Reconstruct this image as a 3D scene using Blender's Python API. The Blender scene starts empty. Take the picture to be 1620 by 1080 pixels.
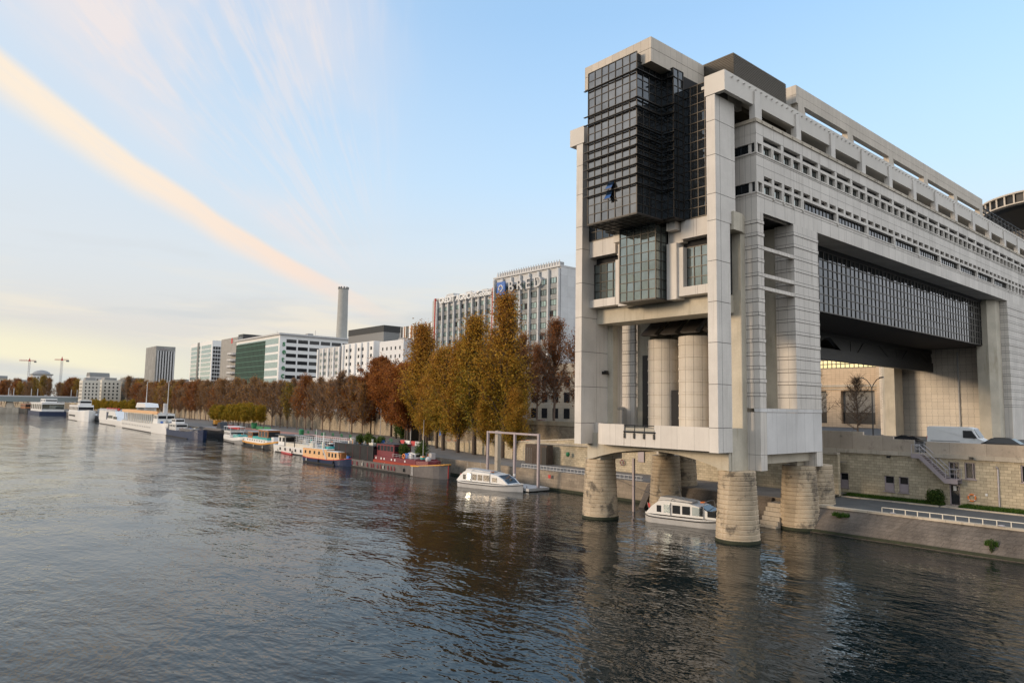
import bpy, bmesh, math, random
import numpy as np
from mathutils import Matrix, Vector
rnd = random.Random(7)
sc = bpy.context.scene
COL = sc.collection
PI = math.pi

# ------------------------------------------------------------------ camera
cam = bpy.data.cameras.new('camera')
camo = bpy.data.objects.new('camera', cam)
COL.objects.link(camo)
sc.camera = camo
cr = (0.75993641, -0.64979618, 0.01617325)
cu = (-0.07273486, -0.06028499, 0.99552768)
cf = (0.64591508, 0.75771409, 0.09307560)
CAMZ = 12.0
camo.matrix_world = Matrix(((cr[0], cu[0], -cf[0], 0), (cr[1], cu[1], -cf[1], 0), (cr[2], cu[2], -cf[2], CAMZ), (0, 0, 0, 1)))
cam.sensor_width = 36
cam.lens = 24.81
cam.clip_start = 0.5
cam.clip_end = 20000

# ------------------------------------------------------------------ sky, sun, exposure
SUN_AZ = math.radians(-66)      # measured from +Y towards +X: low in the south-west, across the river
SUN_EL = math.radians(12)
world = bpy.data.worlds.new('World')
sc.world = world
world.use_nodes = True
WT = world.node_tree
bgn = WT.nodes['Background']
bgn.inputs[1].default_value = 0.12


class NG:
    """small helper to write node maths"""
    def __init__(s, nt):
        s.nt = nt

    def put(s, sock, v):
        if v is None:
            return
        if isinstance(v, (int, float)):
            sock.default_value = v
        elif isinstance(v, (tuple, list)):
            n = len(sock.default_value)
            sock.default_value = tuple(v) + ((1.0,) if n == 4 and len(v) == 3 else ())
        else:
            s.nt.links.new(v, sock)

    def node(s, t, **kw):
        n = s.nt.nodes.new(t)
        for k, v in kw.items():
            setattr(n, k, v)
        return n

    def m(s, op, a, b=None, c=None):
        n = s.node('ShaderNodeMath', operation=op)
        for i, v in enumerate((a, b, c)):
            s.put(n.inputs[i], v)
        return n.outputs[0]

    def sep(s, v):
        n = s.node('ShaderNodeSeparateXYZ')
        s.put(n.inputs[0], v)
        return n.outputs

    def comb(s, x, y, z):
        n = s.node('ShaderNodeCombineXYZ')
        for i, v in enumerate((x, y, z)):
            s.put(n.inputs[i], v)
        return n.outputs[0]

    def noise(s, vec, scale, detail=3, rough=.5, col=False, dist=0):
        n = s.node('ShaderNodeTexNoise')
        s.put(n.inputs['Vector'], vec)
        n.inputs['Scale'].default_value = scale
        n.inputs['Detail'].default_value = detail
        n.inputs['Roughness'].default_value = rough
        n.inputs['Distortion'].default_value = dist
        return n.outputs[1 if col else 0]

    def step(s, v, a, b, lo=0.0, hi=1.0, smooth=True):
        n = s.node('ShaderNodeMapRange')
        n.interpolation_type = 'SMOOTHSTEP' if smooth else 'LINEAR'
        s.put(n.inputs[0], v)
        for i, q in enumerate((a, b, lo, hi)):
            s.put(n.inputs[i + 1], q)
        return n.outputs[0]

    def mix(s, f, a, b, mode='MIX'):
        n = s.node('ShaderNodeMix', data_type='RGBA', blend_type=mode)
        s.put(n.inputs[0], f)
        s.put(n.inputs[6], a)
        s.put(n.inputs[7], b)
        return n.outputs[2]

    def ramp(s, f, stops):
        n = s.node('ShaderNodeValToRGB')
        e = n.color_ramp.elements
        while len(e) < len(stops):
            e.new(.5)
        for el, (p, c) in zip(e, stops):
            el.position = p
            el.color = tuple(c) + (1,)
        s.put(n.inputs[0], f)
        return n.outputs[0]

    def mapv(s, vec, scale=(1, 1, 1), rot=(0, 0, 0), loc=(0, 0, 0)):
        n = s.node('ShaderNodeMapping')
        s.put(n.inputs[0], vec)
        n.inputs[1].default_value = loc
        n.inputs[2].default_value = rot
        n.inputs[3].default_value = scale
        return n.outputs[0]


def build_sky():
    g = NG(WT)
    sky = g.node('ShaderNodeTexSky', sky_type='NISHITA', sun_disc=False)
    sky.sun_elevation = SUN_EL
    sky.sun_rotation = SUN_AZ
    sky.altitude = 50
    d = g.node('ShaderNodeTexCoord').outputs['Generated']
    x, y, z = g.sep(d)
    az = g.m('MULTIPLY', g.m('ARCTAN2', x, y), 180 / PI)
    el = g.m('MULTIPLY', g.m('ARCSINE', z), 180 / PI)
    K = 1 / 0.12 / 3.73       # a value of K*c shows as linear c at this exposure
    col = sky.outputs[0]

    def C(r, gg, b):
        return (r * K, gg * K, b * K)
    # pale veil low in the sky
    veil = g.ramp(g.step(el, -2, 30, smooth=False), [(0, C(.72, .74, .72)), (.11, C(.74, .74, .68)), (.24, C(.76, .73, .68)), (.42, C(.70, .77, .83)), (.62, C(.55, .74, .93)), (1, C(.36, .62, .93))])
    lowm = g.step(el, 3, 34, 1.0, 0.50)
    col = g.mix(lowm, col, veil)
    # soft bands of grey and cream cloud near the horizon
    p = g.comb(g.m('MULTIPLY', az, .045), g.m('MULTIPLY', g.m('ADD', el, g.m('MULTIPLY', az, .05)), .32), 0.0)
    n1 = g.noise(p, 1.3, 6, .55)
    m1 = g.m('MULTIPLY', g.step(n1, .46, .64), g.step(el, 13, 3))
    col = g.mix(g.m('MULTIPLY', m1, .9), col, C(.93, .84, .68))
    p2 = g.comb(g.m('MULTIPLY', az, .05), g.m('MULTIPLY', el, .30), 7.3)
    m2 = g.m('MULTIPLY', g.step(g.noise(p2, 1.7, 5, .5), .50, .66), g.step(el, 16, 5))
    col = g.mix(g.m('MULTIPLY', m2, .5), col, C(.60, .64, .66))
    # the yellow strip just above the horizon, west
    m3 = g.m('MULTIPLY', g.m('MULTIPLY', g.step(g.m('ADD', el, g.m('MULTIPLY', az, .10)), 2.6, 3.6), g.step(g.m('ADD', el, g.m('MULTIPLY', az, .10)), 6.5, 4.0)), g.step(az, 22, 8))
    col = g.mix(g.m('MULTIPLY', m3, .9), col, C(.96, .90, .66))
    # bright patch of sky added behind the camera, unseen, to fill the shaded facade
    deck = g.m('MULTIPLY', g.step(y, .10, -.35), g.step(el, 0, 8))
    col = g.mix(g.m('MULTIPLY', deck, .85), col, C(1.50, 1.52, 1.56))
    west = g.m('MULTIPLY', g.m('MULTIPLY', g.step(az, 46, 2), g.step(el, 50, 20)), g.step(el, 3, 13))
    col = g.mix(g.m('MULTIPLY', west, .60), col, C(.74, .77, .80))
    # cirrus rays fanning out from low in the north-west
    dx = g.m('SUBTRACT', az, 31.0)
    dy = g.m('SUBTRACT', el, 7.0)
    th = g.m('ARCTAN2', dy, g.m('MULTIPLY', dx, -1.0))       # 0 = towards the west
    r = g.m('SQRT', g.m('ADD', g.m('MULTIPLY', dx, dx), g.m('MULTIPLY', dy, dy)))
    ps = g.comb(g.m('MULTIPLY', th, 5.0), g.m('MULTIPLY', r, .035), 2.2)
    st = g.step(g.noise(ps, 3.4, 8, .62), .42, .66)
    soft = g.step(g.noise(g.comb(g.m('MULTIPLY', az, .05), g.m('MULTIPLY', el, .05), 1.1), 1.6, 4, .5), .30, .62)
    fan = g.m('MULTIPLY', g.step(th, .50, .66), g.step(th, 1.75, .95))
    fan = g.m('MULTIPLY', fan, g.step(r, 1, 12))
    wisp = g.m('MULTIPLY', fan, g.m('ADD', g.m('MULTIPLY', st, .42), g.m('MULTIPLY', soft, .75)))
    col = g.mix(wisp, col, C(.86, .80, .80))
    # long lit trail of cloud
    lin = g.m('ADD', 22.95, g.m('ADD', g.m('MULTIPLY', az, -.62), g.m('MULTIPLY', g.m('MULTIPLY', az, az), .0033)))
    dd = g.m('SUBTRACT', el, lin)
    wob = g.m('MULTIPLY', g.m('SUBTRACT', g.noise(g.comb(g.m('MULTIPLY', az, .12), 0.0, 3.0), 1.0, 4, .5), .5), 1.1)
    dd = g.m('ADD', dd, wob)
    half = g.step(az, 0, 32, 1.6, .62, smooth=False)
    q = g.m('DIVIDE', dd, half)
    up = g.step(q, 1.1, .45)
    lo = g.step(q, -1.7, -.1)
    fade = g.step(az, 33, 22)
    tr = g.m('MULTIPLY', g.m('MULTIPLY', up, lo), fade)
    fib = g.noise(g.comb(g.m('MULTIPLY', az, .08), g.m('MULTIPLY', dd, .5), 0.0), 3, 5, .6)
    tr = g.m('MULTIPLY', tr, g.step(fib, .2, .55, .72, 1.0))
    col = g.mix(g.m('MULTIPLY', tr, .95), col, g.mix(g.step(az, 5, 30), C(1.0, .86, .70), C(.96, .77, .66)))
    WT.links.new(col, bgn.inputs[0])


build_sky()
sun = bpy.data.lights.new('sun', 'SUN')
sun.energy = 0.72
sun.angle = math.radians(14)
sun.color = (1.0, .76, .52)
suno = bpy.data.objects.new('sun', sun)
COL.objects.link(suno)
sd = Vector((math.sin(SUN_AZ) * math.cos(SUN_EL), math.cos(SUN_AZ) * math.cos(SUN_EL), math.sin(SUN_EL)))
suno.rotation_euler = sd.to_track_quat('Z', 'Y').to_euler()
suno.location = sd * 300
vs = sc.view_settings
vs.view_transform = 'Standard'
vs.look = 'None'
vs.exposure = 1.9
vs.gamma = 1
try:
    vs.use_curve_mapping = False
except Exception:
    pass
sc.cycles.max_bounces = 5
sc.cycles.diffuse_bounces = 3
sc.cycles.glossy_bounces = 3
sc.cycles.transmission_bounces = 3
sc.cycles.transparent_max_bounces = 4
sc.cycles.caustics_reflective = False
sc.cycles.caustics_refractive = False


# ------------------------------------------------------------------ materials
def newmat(name):
    m = bpy.data.materials.new(name)
    m.use_nodes = True
    nt = m.node_tree
    g = NG(nt)
    return m, g, nt.nodes['Principled BSDF']


def wpos(g):
    return g.node('ShaderNodeNewGeometry').outputs['Position']


def mat(name, col, rough=.6, metal=0.0, var=.12, vscale=1.5, emit=None, es=0, spec=.5, space='obj'):
    m, g, b = newmat(name)
    v = g.node('ShaderNodeTexCoord').outputs['Object'] if space == 'obj' else wpos(g)
    n = g.noise(v, vscale, 5, .6)
    n2 = g.noise(v, vscale * 9, 3, .6)
    f = g.step(g.m('ADD', g.m('MULTIPLY', n, .7), g.m('MULTIPLY', n2, .3)), .3, .7, 1 - var, 1 + var, smooth=False)
    c = g.mix(1.0, col, g.comb(f, f, f), 'MULTIPLY')
    g.put(b.inputs['Base Color'], c)
    b.inputs['Roughness'].default_value = rough
    b.inputs['Metallic'].default_value = metal
    b.inputs['Specular IOR Level'].default_value = spec
    if emit:
        b.inputs['Emission Color'].default_value = tuple(emit) + (1,)
        b.inputs['Emission Strength'].default_value = es
    return m


def stone(name, col, jw=None, jh=None, ox=0, oz=0, mortar=.012, joint=.35, off=0.0, var=.10, streak=.18, rough=.75, bump=.15, squash=None, brickvar=.05, tint=(1.0, .93, .82), grime=0.0, cyl=None, gth=(.55, .72), gs=.8):
    """pale cladding: joints as a grid (or running bond), faint panel variation, rain streaks"""
    m, g, b = newmat(name)
    P = wpos(g)
    x, y, z = g.sep(P)
    if cyl:
        u = g.m('MULTIPLY', g.m('ARCTAN2', g.m('SUBTRACT', y, cyl[1]), g.m('SUBTRACT', x, cyl[0])), cyl[2])
    else:
        u = g.m('ADD', x, y)
    u = g.m('ADD', u, ox)
    w = g.m('ADD', z, oz)
    c = col
    if jw:
        br = g.node('ShaderNodeTexBrick')
        br.offset = off
        br.offset_frequency = 2
        br.squash = 1
        g.put(br.inputs['Vector'], g.comb(u, w, 0.0))
        br.inputs['Scale'].default_value = 1
        br.inputs['Mortar Size'].default_value = mortar
        br.inputs['Mortar Smooth'].default_value = .3
        br.inputs['Bias'].default_value = 0
        br.inputs['Brick Width'].default_value = jw
        br.inputs['Row Height'].default_value = jh
        br.inputs['Color1'].default_value = tuple(v * (1 - brickvar) for v in col) + (1,)
        br.inputs['Color2'].default_value = tuple(v * (1 + brickvar) for v in col) + (1,)
        br.inputs['Mortar'].default_value = tuple(v * joint for v in col) + (1,)
        c = br.outputs[0]
    big = g.noise(P, .35, 5, .6)
    fine = g.noise(P, 9, 4, .6)
    f = g.step(g.m('ADD', g.m('MULTIPLY', big, .7), g.m('MULTIPLY', fine, .3)), .32, .68, 1 - var, 1 + var, smooth=False)
    c = g.mix(1.0, c, g.comb(f, f, f), 'MULTIPLY')
    st = g.noise(g.comb(g.m('MULTIPLY', u, 2.2), g.m('MULTIPLY', z, .12), 0.0), 1.0, 6, .62)
    sm = g.m('MULTIPLY', g.step(st, .52, .78), streak)
    c = g.mix(sm, c, tuple(v * .45 for v in (col[0] * tint[0], col[1] * tint[1], col[2] * tint[2])))
    if grime:
        gm = g.m('MULTIPLY', g.step(g.noise(P, gs, 8, .7), gth[0], gth[1]), grime)
        c = g.mix(gm, c, (.05, .045, .04))
    g.put(b.inputs['Base Color'], c)
    b.inputs['Roughness'].default_value = rough
    b.inputs['Specular IOR Level'].default_value = .3
    if bump:
        bn = g.node('ShaderNodeBump')
        bn.inputs['Strength'].default_value = bump
        bn.inputs['Distance'].default_value = .02
        h = fine
        if jw:
            h = g.m('SUBTRACT', fine, g.m('MULTIPLY', br.outputs['Fac'], 1.5))
        g.put(bn.inputs['Height'], h)
        g.put(b.inputs['Normal'], bn.outputs[0])
    return m


def glassm(name, col=(.30, .32, .34), metal=.9, rough=.03, wav=.03):
    m, g, b = newmat(name)
    P = wpos(g)
    n = g.noise(P, .8, 2, .5)
    f = g.step(n, .3, .7, .85, 1.12, smooth=False)
    g.put(b.inputs['Base Color'], g.mix(1.0, col, g.comb(f, f, f), 'MULTIPLY'))
    b.inputs['Metallic'].default_value = metal
    b.inputs['Roughness'].default_value = rough
    bn = g.node('ShaderNodeBump')
    bn.inputs['Strength'].default_value = wav
    bn.inputs['Distance'].default_value = .1
    g.put(bn.inputs['Height'], g.noise(P, 1.1, 2, .5))
    g.put(b.inputs['Normal'], bn.outputs[0])
    return m


M = {}
M['clad'] = stone('pale_cladding', (.60, .565, .52), 1.965, 60, ox=-62.45 - 35.5, streak=.50, mortar=.028, joint=.5, brickvar=.07)
M['clad2'] = stone('strip_cladding', (.60, .56, .51), .62, 60, ox=-61.1 - 35.5 + .02, streak=.48, brickvar=.07, mortar=.02, joint=.45)
M['col'] = stone('column_cladding', (.60, .57, .53), None, None, streak=.42, var=.12)
M['fascia'] = stone('roof_fascia', (.50, .45, .385), .93, 60, ox=-.2, streak=.08, brickvar=.06)
M['rough'] = stone('rough_concrete', (.48, .44, .36), None, None, streak=.6, var=.2, tint=(1, .86, .6))
M['panelw'] = stone('front_panels', (.60, .565, .52), 1.92, 60, ox=-55.0, streak=.42, brickvar=.06)
M['tower'] = stone('tower_tiles', (.60, .55, .48), .95, 1.3, streak=.12, mortar=.02, off=0)
M['pier'] = stone('pier_stone', (.44, .36, .26), 1.3, 30, mortar=.008, joint=.6, brickvar=.14, streak=.55, var=.34, bump=.6, grime=.75, tint=(1, .8, .55), gth=(.52, .64), gs=.55)
M['joint'] = mat('open_joint', (.07, .065, .06), .9)
M['dark'] = mat('dark_metal', (.022, .022, .022), .45, .3, space='w')
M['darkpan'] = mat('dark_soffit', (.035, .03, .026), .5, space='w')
M['mull'] = mat('mullion_bronze', (.045, .04, .035), .4, .5, space='w')
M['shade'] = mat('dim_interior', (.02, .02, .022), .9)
M['louvre'] = mat('louvre_brown', (.085, .07, .05), .6, space='w')
M['glass'] = glassm('mirror_glass', (.25, .235, .22))
M['glassd'] = glassm('dark_glass', (.07, .08, .09), .8)
M['glassg'] = glassm('green_glass', (.24, .275, .265), .75)
M['glassb'] = glassm('bridge_glass', (.060, .068, .078), .85)
M['white'] = mat('white_paint', (.72, .72, .71), .35, var=.05)
M['offw'] = mat('cream_paint', (.58, .55, .48), .5)
M['black'] = mat('black_paint', (.02, .02, .022), .35)
M['grey'] = mat('grey_paint', (.25, .25, .25), .5)
M['lgrey'] = mat('light_grey', (.45, .45, .45), .5)
M['steel'] = mat('galvanised_steel', (.42, .40, .42), .4, .4)
M['mauve'] = mat('mauve_grey_steel', (.33, .285, .30), .5, .1)
M['red'] = mat('red_paint', (.45, .035, .03), .4)
M['wine'] = mat('wine_red_paint', (.16, .025, .035), .45)
M['orange'] = mat('orange_paint', (.70, .20, .04), .45)
M['ochre'] = mat('ochre_paint', (.62, .30, .05), .45)
M['salmon'] = mat('salmon_paint', (.66, .40, .20), .5)
M['navy'] = mat('navy_paint', (.012, .025, .07), .5)
M['blue'] = mat('blue_paint', (.03, .12, .40), .4)
M['teal'] = mat('teal_tarp', (.03, .32, .30), .6)
M['green'] = mat('green_paint', (.02, .18, .07), .5)
M['wood'] = mat('varnished_wood', (.30, .12, .04), .45)
M['rubber'] = mat('rubber', (.015, .015, .015), .8)
M['tint'] = mat('tinted_window', (.02, .022, .025), .08, spec=.45)
M['hullgrey'] = mat('grey_hull', (.13, .12, .12), .5, var=.25)
M['quay'] = stone('quay_stone', (.23, .19, .145), 1.1, .42, off=.5, mortar=.012, joint=.6, streak=.5, var=.3, bump=.5, brickvar=.16, grime=.5)
M['wallstone'] = stone('quay_wall_stone', (.45, .385, .275), .62, .31, off=.5, mortar=.014, joint=.45, streak=.30, var=.16, bump=.6, brickvar=.16, grime=.35)
M['coping'] = stone('coping_stone', (.42, .37, .30), 2.3, 30, streak=.55, var=.2, grime=.55, brickvar=.12)
M['slope'] = stone('revetment', (.135, .115, .098), .6, .3, off=.5, mortar=.012, joint=.75, streak=.5, var=.45, bump=.9, brickvar=.10, grime=.55)
M['asph'] = mat('asphalt', (.075, .078, .08), .9, var=.25, vscale=.6, space='w')
M['paving'] = mat('quay_paving', (.16, .145, .13), .9, var=.3, vscale=.4, space='w')
M['redpave'] = mat('red_paving', (.36, .17, .13), .9, var=.2, vscale=.3, space='w')
M['bark'] = mat('bark', (.075, .055, .042), .95, var=.4, vscale=3)
M['twig'] = mat('twig_bark', (.19, .135, .10), .95, var=.3, vscale=2)
M['lamp_red'] = mat('red_signal', (.8, .05, .03), .4, emit=(1, .05, .03), es=1.6)
M['lamp_green'] = mat('green_signal', (.05, .7, .45), .4, emit=(.05, .9, .55), es=1.1)
M['lamp_warm'] = mat('lit_lamp', (.9, .85, .7), .4, emit=(1, .9, .7), es=1.0)
M['yelwin'] = mat('yellow_window', (.55, .50, .25), .3, emit=(.95, .80, .30), es=.10)  # yellow panes with a weak emission
M['algae'] = mat('green_algae', (.018, .022, .008), .8, var=.5, vscale=2, space='w')


def leafmat(name, stops, rough=.7):
    m, g, b = newmat(name)
    a = g.node('ShaderNodeAttribute', attribute_name='tint')
    oi = g.node('ShaderNodeObjectInfo').outputs['Random']
    f = g.m('ADD', a.outputs['Fac'], g.m('MULTIPLY', g.m('SUBTRACT', oi, .5), .30))
    g.put(b.inputs['Base Color'], g.ramp(f, stops))
    b.inputs['Roughness'].default_value = rough
    b.inputs['Specular IOR Level'].default_value = .2
    tr = g.node('ShaderNodeBsdfTranslucent')
    g.put(tr.inputs[0], g.ramp(f, stops))
    mx = g.node('ShaderNodeMixShader')
    mx.inputs[0].default_value = .3
    out = g.nt.nodes['Material Output']
    g.nt.links.new(b.outputs[0], mx.inputs[1])
    g.nt.links.new(tr.outputs[0], mx.inputs[2])
    g.nt.links.new(mx.outputs[0], out.inputs[0])
    return m


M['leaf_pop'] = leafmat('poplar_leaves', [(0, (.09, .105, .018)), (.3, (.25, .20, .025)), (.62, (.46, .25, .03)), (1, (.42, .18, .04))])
M['leaf_brown'] = leafmat('brown_leaves', [(0, (.14, .05, .018)), (.5, (.30, .10, .022)), (1, (.42, .18, .03))])
M['leaf_row'] = leafmat('row_leaves', [(0, (.20, .12, .06)), (.5, (.31, .16, .055)), (.8, (.42, .19, .04)), (1, (.46, .29, .05))])
M['leaf_dead'] = leafmat('dry_leaves', [(0, (.17, .065, .025)), (.6, (.32, .12, .035)), (1, (.42, .22, .04))])
M['leaf_green'] = leafmat('shrub_leaves', [(0, (.02, .05, .012)), (.6, (.06, .11, .02)), (1, (.14, .16, .03))])
M['leaf_yel'] = leafmat('clipped_leaves', [(0, (.12, .11, .015)), (.5, (.30, .21, .016)), (1, (.42, .20, .02))])


def watermat():
    m, g, b = newmat('river_water')
    P = wpos(g)
    b.inputs['Base Color'].default_value = (.005, .010, .011, 1)
    b.inputs['Roughness'].default_value = .0
    b.inputs['IOR'].default_value = 1.33
    warp = g.noise(P, .12, 2, .5, col=True)
    wv = g.node('ShaderNodeVectorMath', operation='MULTIPLY_ADD')
    g.put(wv.inputs[0], warp)
    wv.inputs[1].default_value = (3.0, 3.0, 0)
    g.put(wv.inputs[2], P)
    Q = wv.outputs[0]
    r0 = g.mapv(Q, (1, .45, 1), (0, 0, .7))
    r1 = g.mapv(Q, (1, .5, 1), (0, 0, 1.0))
    r2 = g.mapv(Q, (1, .6, 1), (0, 0, .35))
    a = g.noise(r0, .19, 1, .5)
    c = g.noise(r1, 1.3, 2, .5)
    d = g.noise(r2, 3.6, 1, .5)
    patch = g.step(g.noise(P, .03, 3, .5), .36, .64, .55, 1.35)
    h = g.m('ADD', g.m('MULTIPLY', a, .27), g.m('MULTIPLY', g.m('ADD', g.m('MULTIPLY', c, .088), g.m('MULTIPLY', d, .021)), patch))
    bn = g.node('ShaderNodeBump')
    bn.inputs['Strength'].default_value = 1
    bn.inputs['Distance'].default_value = 1.0
    g.put(bn.inputs['Height'], h)
    g.put(b.inputs['Normal'], bn.outputs[0])
    return m


M['water'] = watermat()


# ------------------------------------------------------------------ mesh helpers
class MB:
    def __init__(s):
        s.v, s.f, s.m = [], [], []

    def add(s, vs_, fs, mi=0):
        o = len(s.v)
        s.v.extend(vs_)
        s.f.extend([tuple(o + i for i in f) for f in fs])
        s.m.extend([mi] * len(fs))
        return s

    def quad(s, a, b, c, d, mi=0):
        return s.add([a, b, c, d], [(0, 1, 2, 3)], mi)

    def box(s, x0, x1, y0, y1, z0, z1, mi=0):
        return s.add([(x0, y0, z0), (x1, y0, z0), (x1, y1, z0), (x0, y1, z0), (x0, y0, z1), (x1, y0, z1), (x1, y1, z1), (x0, y1, z1)],
                     [(0, 3, 2, 1), (4, 5, 6, 7), (0, 1, 5, 4), (1, 2, 6, 5), (2, 3, 7, 6), (3, 0, 4, 7)], mi)

    def extr(s, pts, axis, a, b, mi=0):
        def P(u, w, t):
            return {'x': (t, u, w), 'y': (u, t, w), 'z': (u, w, t)}[axis]
        n = len(pts)
        v = [P(u, w, a) for u, w in pts] + [P(u, w, b) for u, w in pts]
        f = [tuple(range(n))[::-1], tuple(range(n, 2 * n))] + [(i, (i + 1) % n, n + (i + 1) % n, n + i) for i in range(n)]
        return s.add(v, f, mi)

    def tube(s, path, r, n=8, mi=0, r1=None):
        pts = [Vector(p) for p in path]
        rings = []
        for i, p in enumerate(pts):
            t = (pts[min(i + 1, len(pts) - 1)] - pts[max(i - 1, 0)])
            if t.length < 1e-9:
                t = Vector((0, 0, 1))
            t.normalize()
            up = Vector((0, 0, 1)) if abs(t.z) < .95 else Vector((1, 0, 0))
            e1 = t.cross(up).normalized()
            e2 = t.cross(e1).normalized()
            rr = r if r1 is None else r + (r1 - r) * i / (len(pts) - 1)
            rings.append([tuple(p + (e1 * math.cos(2 * PI * k / n) + e2 * math.sin(2 * PI * k / n)) * rr) for k in range(n)])
        v = [q for ring in rings for q in ring]
        f = []
        for i in range(len(pts) - 1):
            for k in range(n):
                f.append((i * n + k, i * n + (k + 1) % n, (i + 1) * n + (k + 1) % n, (i + 1) * n + k))
        f.append(tuple(range(n))[::-1])
        f.append(tuple(range((len(pts) - 1) * n, len(pts) * n)))
        return s.add(v, f, mi)

    def lathe(s, prof, cx, cy, n=28, mi=0):
        v = []
        for r, z in prof:
            v += [(cx + r * math.cos(2 * PI * k / n), cy + r * math.sin(2 * PI * k / n), z) for k in range(n)]
        f = []
        for i in range(len(prof) - 1):
            for k in range(n):
                f.append((i * n + k, i * n + (k + 1) % n, (i + 1) * n + (k + 1) % n, (i + 1) * n + k))
        f.append(tuple(range(n))[::-1])
        f.append(tuple(range((len(prof) - 1) * n, len(prof) * n)))
        return s.add(v, f, mi)

    def torus(s, c, R_, r, axis='x', n=20, k=8, mi=0):
        v, f = [], []
        for i in range(n):
            a = 2 * PI * i / n
            for j in range(k):
                b = 2 * PI * j / k
                u, w, t = (R_ + r * math.cos(b)) * math.cos(a), (R_ + r * math.cos(b)) * math.sin(a), r * math.sin(b)
                v.append({'x': (c[0] + t, c[1] + u, c[2] + w), 'y': (c[0] + u, c[1] + t, c[2] + w), 'z': (c[0] + u, c[1] + w, c[2] + t)}[axis])
        for i in range(n):
            for j in range(k):
                f.append((i * k + j, ((i + 1) % n) * k + j, ((i + 1) % n) * k + (j + 1) % k, i * k + (j + 1) % k))
        return s.add(v, f, mi)

    def mirror(s, c2=91.6):
        o = MB()
        o.v = [(x, c2 - y, z) for x, y, z in s.v]
        o.f = [f[::-1] for f in s.f]
        o.m = list(s.m)
        return o

    def build(s, name, mats, parent=None, smooth=False, recalc=True, loc=None, world=True):
        """world=True: vertices are in world metres and the parent's location is taken off"""
        me = bpy.data.meshes.new(name)
        off = Vector((0, 0, 0))
        if parent is not None and world:
            q = parent
            while q is not None:
                off += q.location
                q = q.parent
        elif loc is not None:
            off = Vector(loc)
        V = [(x - off.x, y - off.y, z - off.z) for x, y, z in s.v]
        me.from_pydata(V, [], s.f)
        if not isinstance(mats, (list, tuple)):
            mats = [mats]
        for mm in mats:
            me.materials.append(mm)
        me.polygons.foreach_set('material_index', s.m)
        if recalc and len(s.f) < 6000:
            bm = bmesh.new()
            bm.from_mesh(me)
            bmesh.ops.recalc_face_normals(bm, faces=bm.faces)
            bm.to_mesh(me)
            bm.free()
        if smooth:
            me.polygons.foreach_set('use_smooth', [True] * len(me.polygons))
        me.update()
        o = bpy.data.objects.new(name, me)
        COL.objects.link(o)
        if parent is not None:
            o.parent = parent
        elif loc is not None:
            o.location = loc
        return o


def tag(o, label=None, cat=None, group=None, kind=None):
    if label:
        o['label'] = label
    if cat:
        o['category'] = cat
    if group:
        o['group'] = group
    if kind:
        o['kind'] = kind
    return o


def root(name, loc, label, cat, group=None, rz=0):
    o = bpy.data.objects.new(name, None)
    o.empty_display_size = .5
    o.location = loc
    o.rotation_euler = (0, 0, rz)
    COL.objects.link(o)
    return tag(o, label, cat, group)


def copy_tree(o, parent=None):
    c = o.copy()
    COL.objects.link(c)
    c.parent = parent
    for ch in list(o.children):
        copy_tree(ch, c)
    return c


def place(o, loc, rz=0, label=None, scale=None, group=None):
    o.location = loc
    o.rotation_euler = (0, 0, rz)
    if scale:
        o.scale = (scale,) * 3 if isinstance(scale, (int, float)) else scale
    if label:
        o['label'] = label
    if group:
        o['group'] = group
    return o


def holes_wall(mb, axis, c, depth, u0, u1, z0, z1, holes, mi=0, mr=None):
    """front of a wall in the plane axis=c with rectangular holes; reveals run to c+depth"""
    mr = mi if mr is None else mr
    us = sorted({u0, u1} | {h[0] for h in holes} | {h[1] for h in holes})
    zs = sorted({z0, z1} | {h[2] for h in holes} | {h[3] for h in holes})
    us = [u for u in us if u0 <= u <= u1]
    zs = [z for z in zs if z0 <= z <= z1]

    def P(u, z, d=0.0):
        return (c + d, u, z) if axis == 'x' else (u, c + d, z)
    hs = sorted(holes)
    for i in range(len(us) - 1):
        um = (us[i] + us[i + 1]) / 2
        cand = [h for h in hs if h[0] < um < h[1]]
        k = 0
        while k < len(zs) - 1:
            zm = (zs[k] + zs[k + 1]) / 2
            if any(h[2] < zm < h[3] for h in cand):
                k += 1
                continue
            j = k + 1
            while j < len(zs) - 1 and not any(h[2] < (zs[j] + zs[j + 1]) / 2 < h[3] for h in cand):
                j += 1
            mb.quad(P(us[i], zs[k]), P(us[i + 1], zs[k]), P(us[i + 1], zs[j]), P(us[i], zs[j]), mi)
            k = j
    for a, b, e, f in holes:
        mb.quad(P(a, e), P(a, f), P(a, f, depth), P(a, e, depth), mr)
        mb.quad(P(b, e), P(b, f), P(b, f, depth), P(b, e, depth), mr)
        mb.quad(P(a, e), P(b, e), P(b, e, depth), P(a, e, depth), mr)
        mb.quad(P(a, f), P(b, f), P(b, f, depth), P(a, f, depth), mr)


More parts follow.
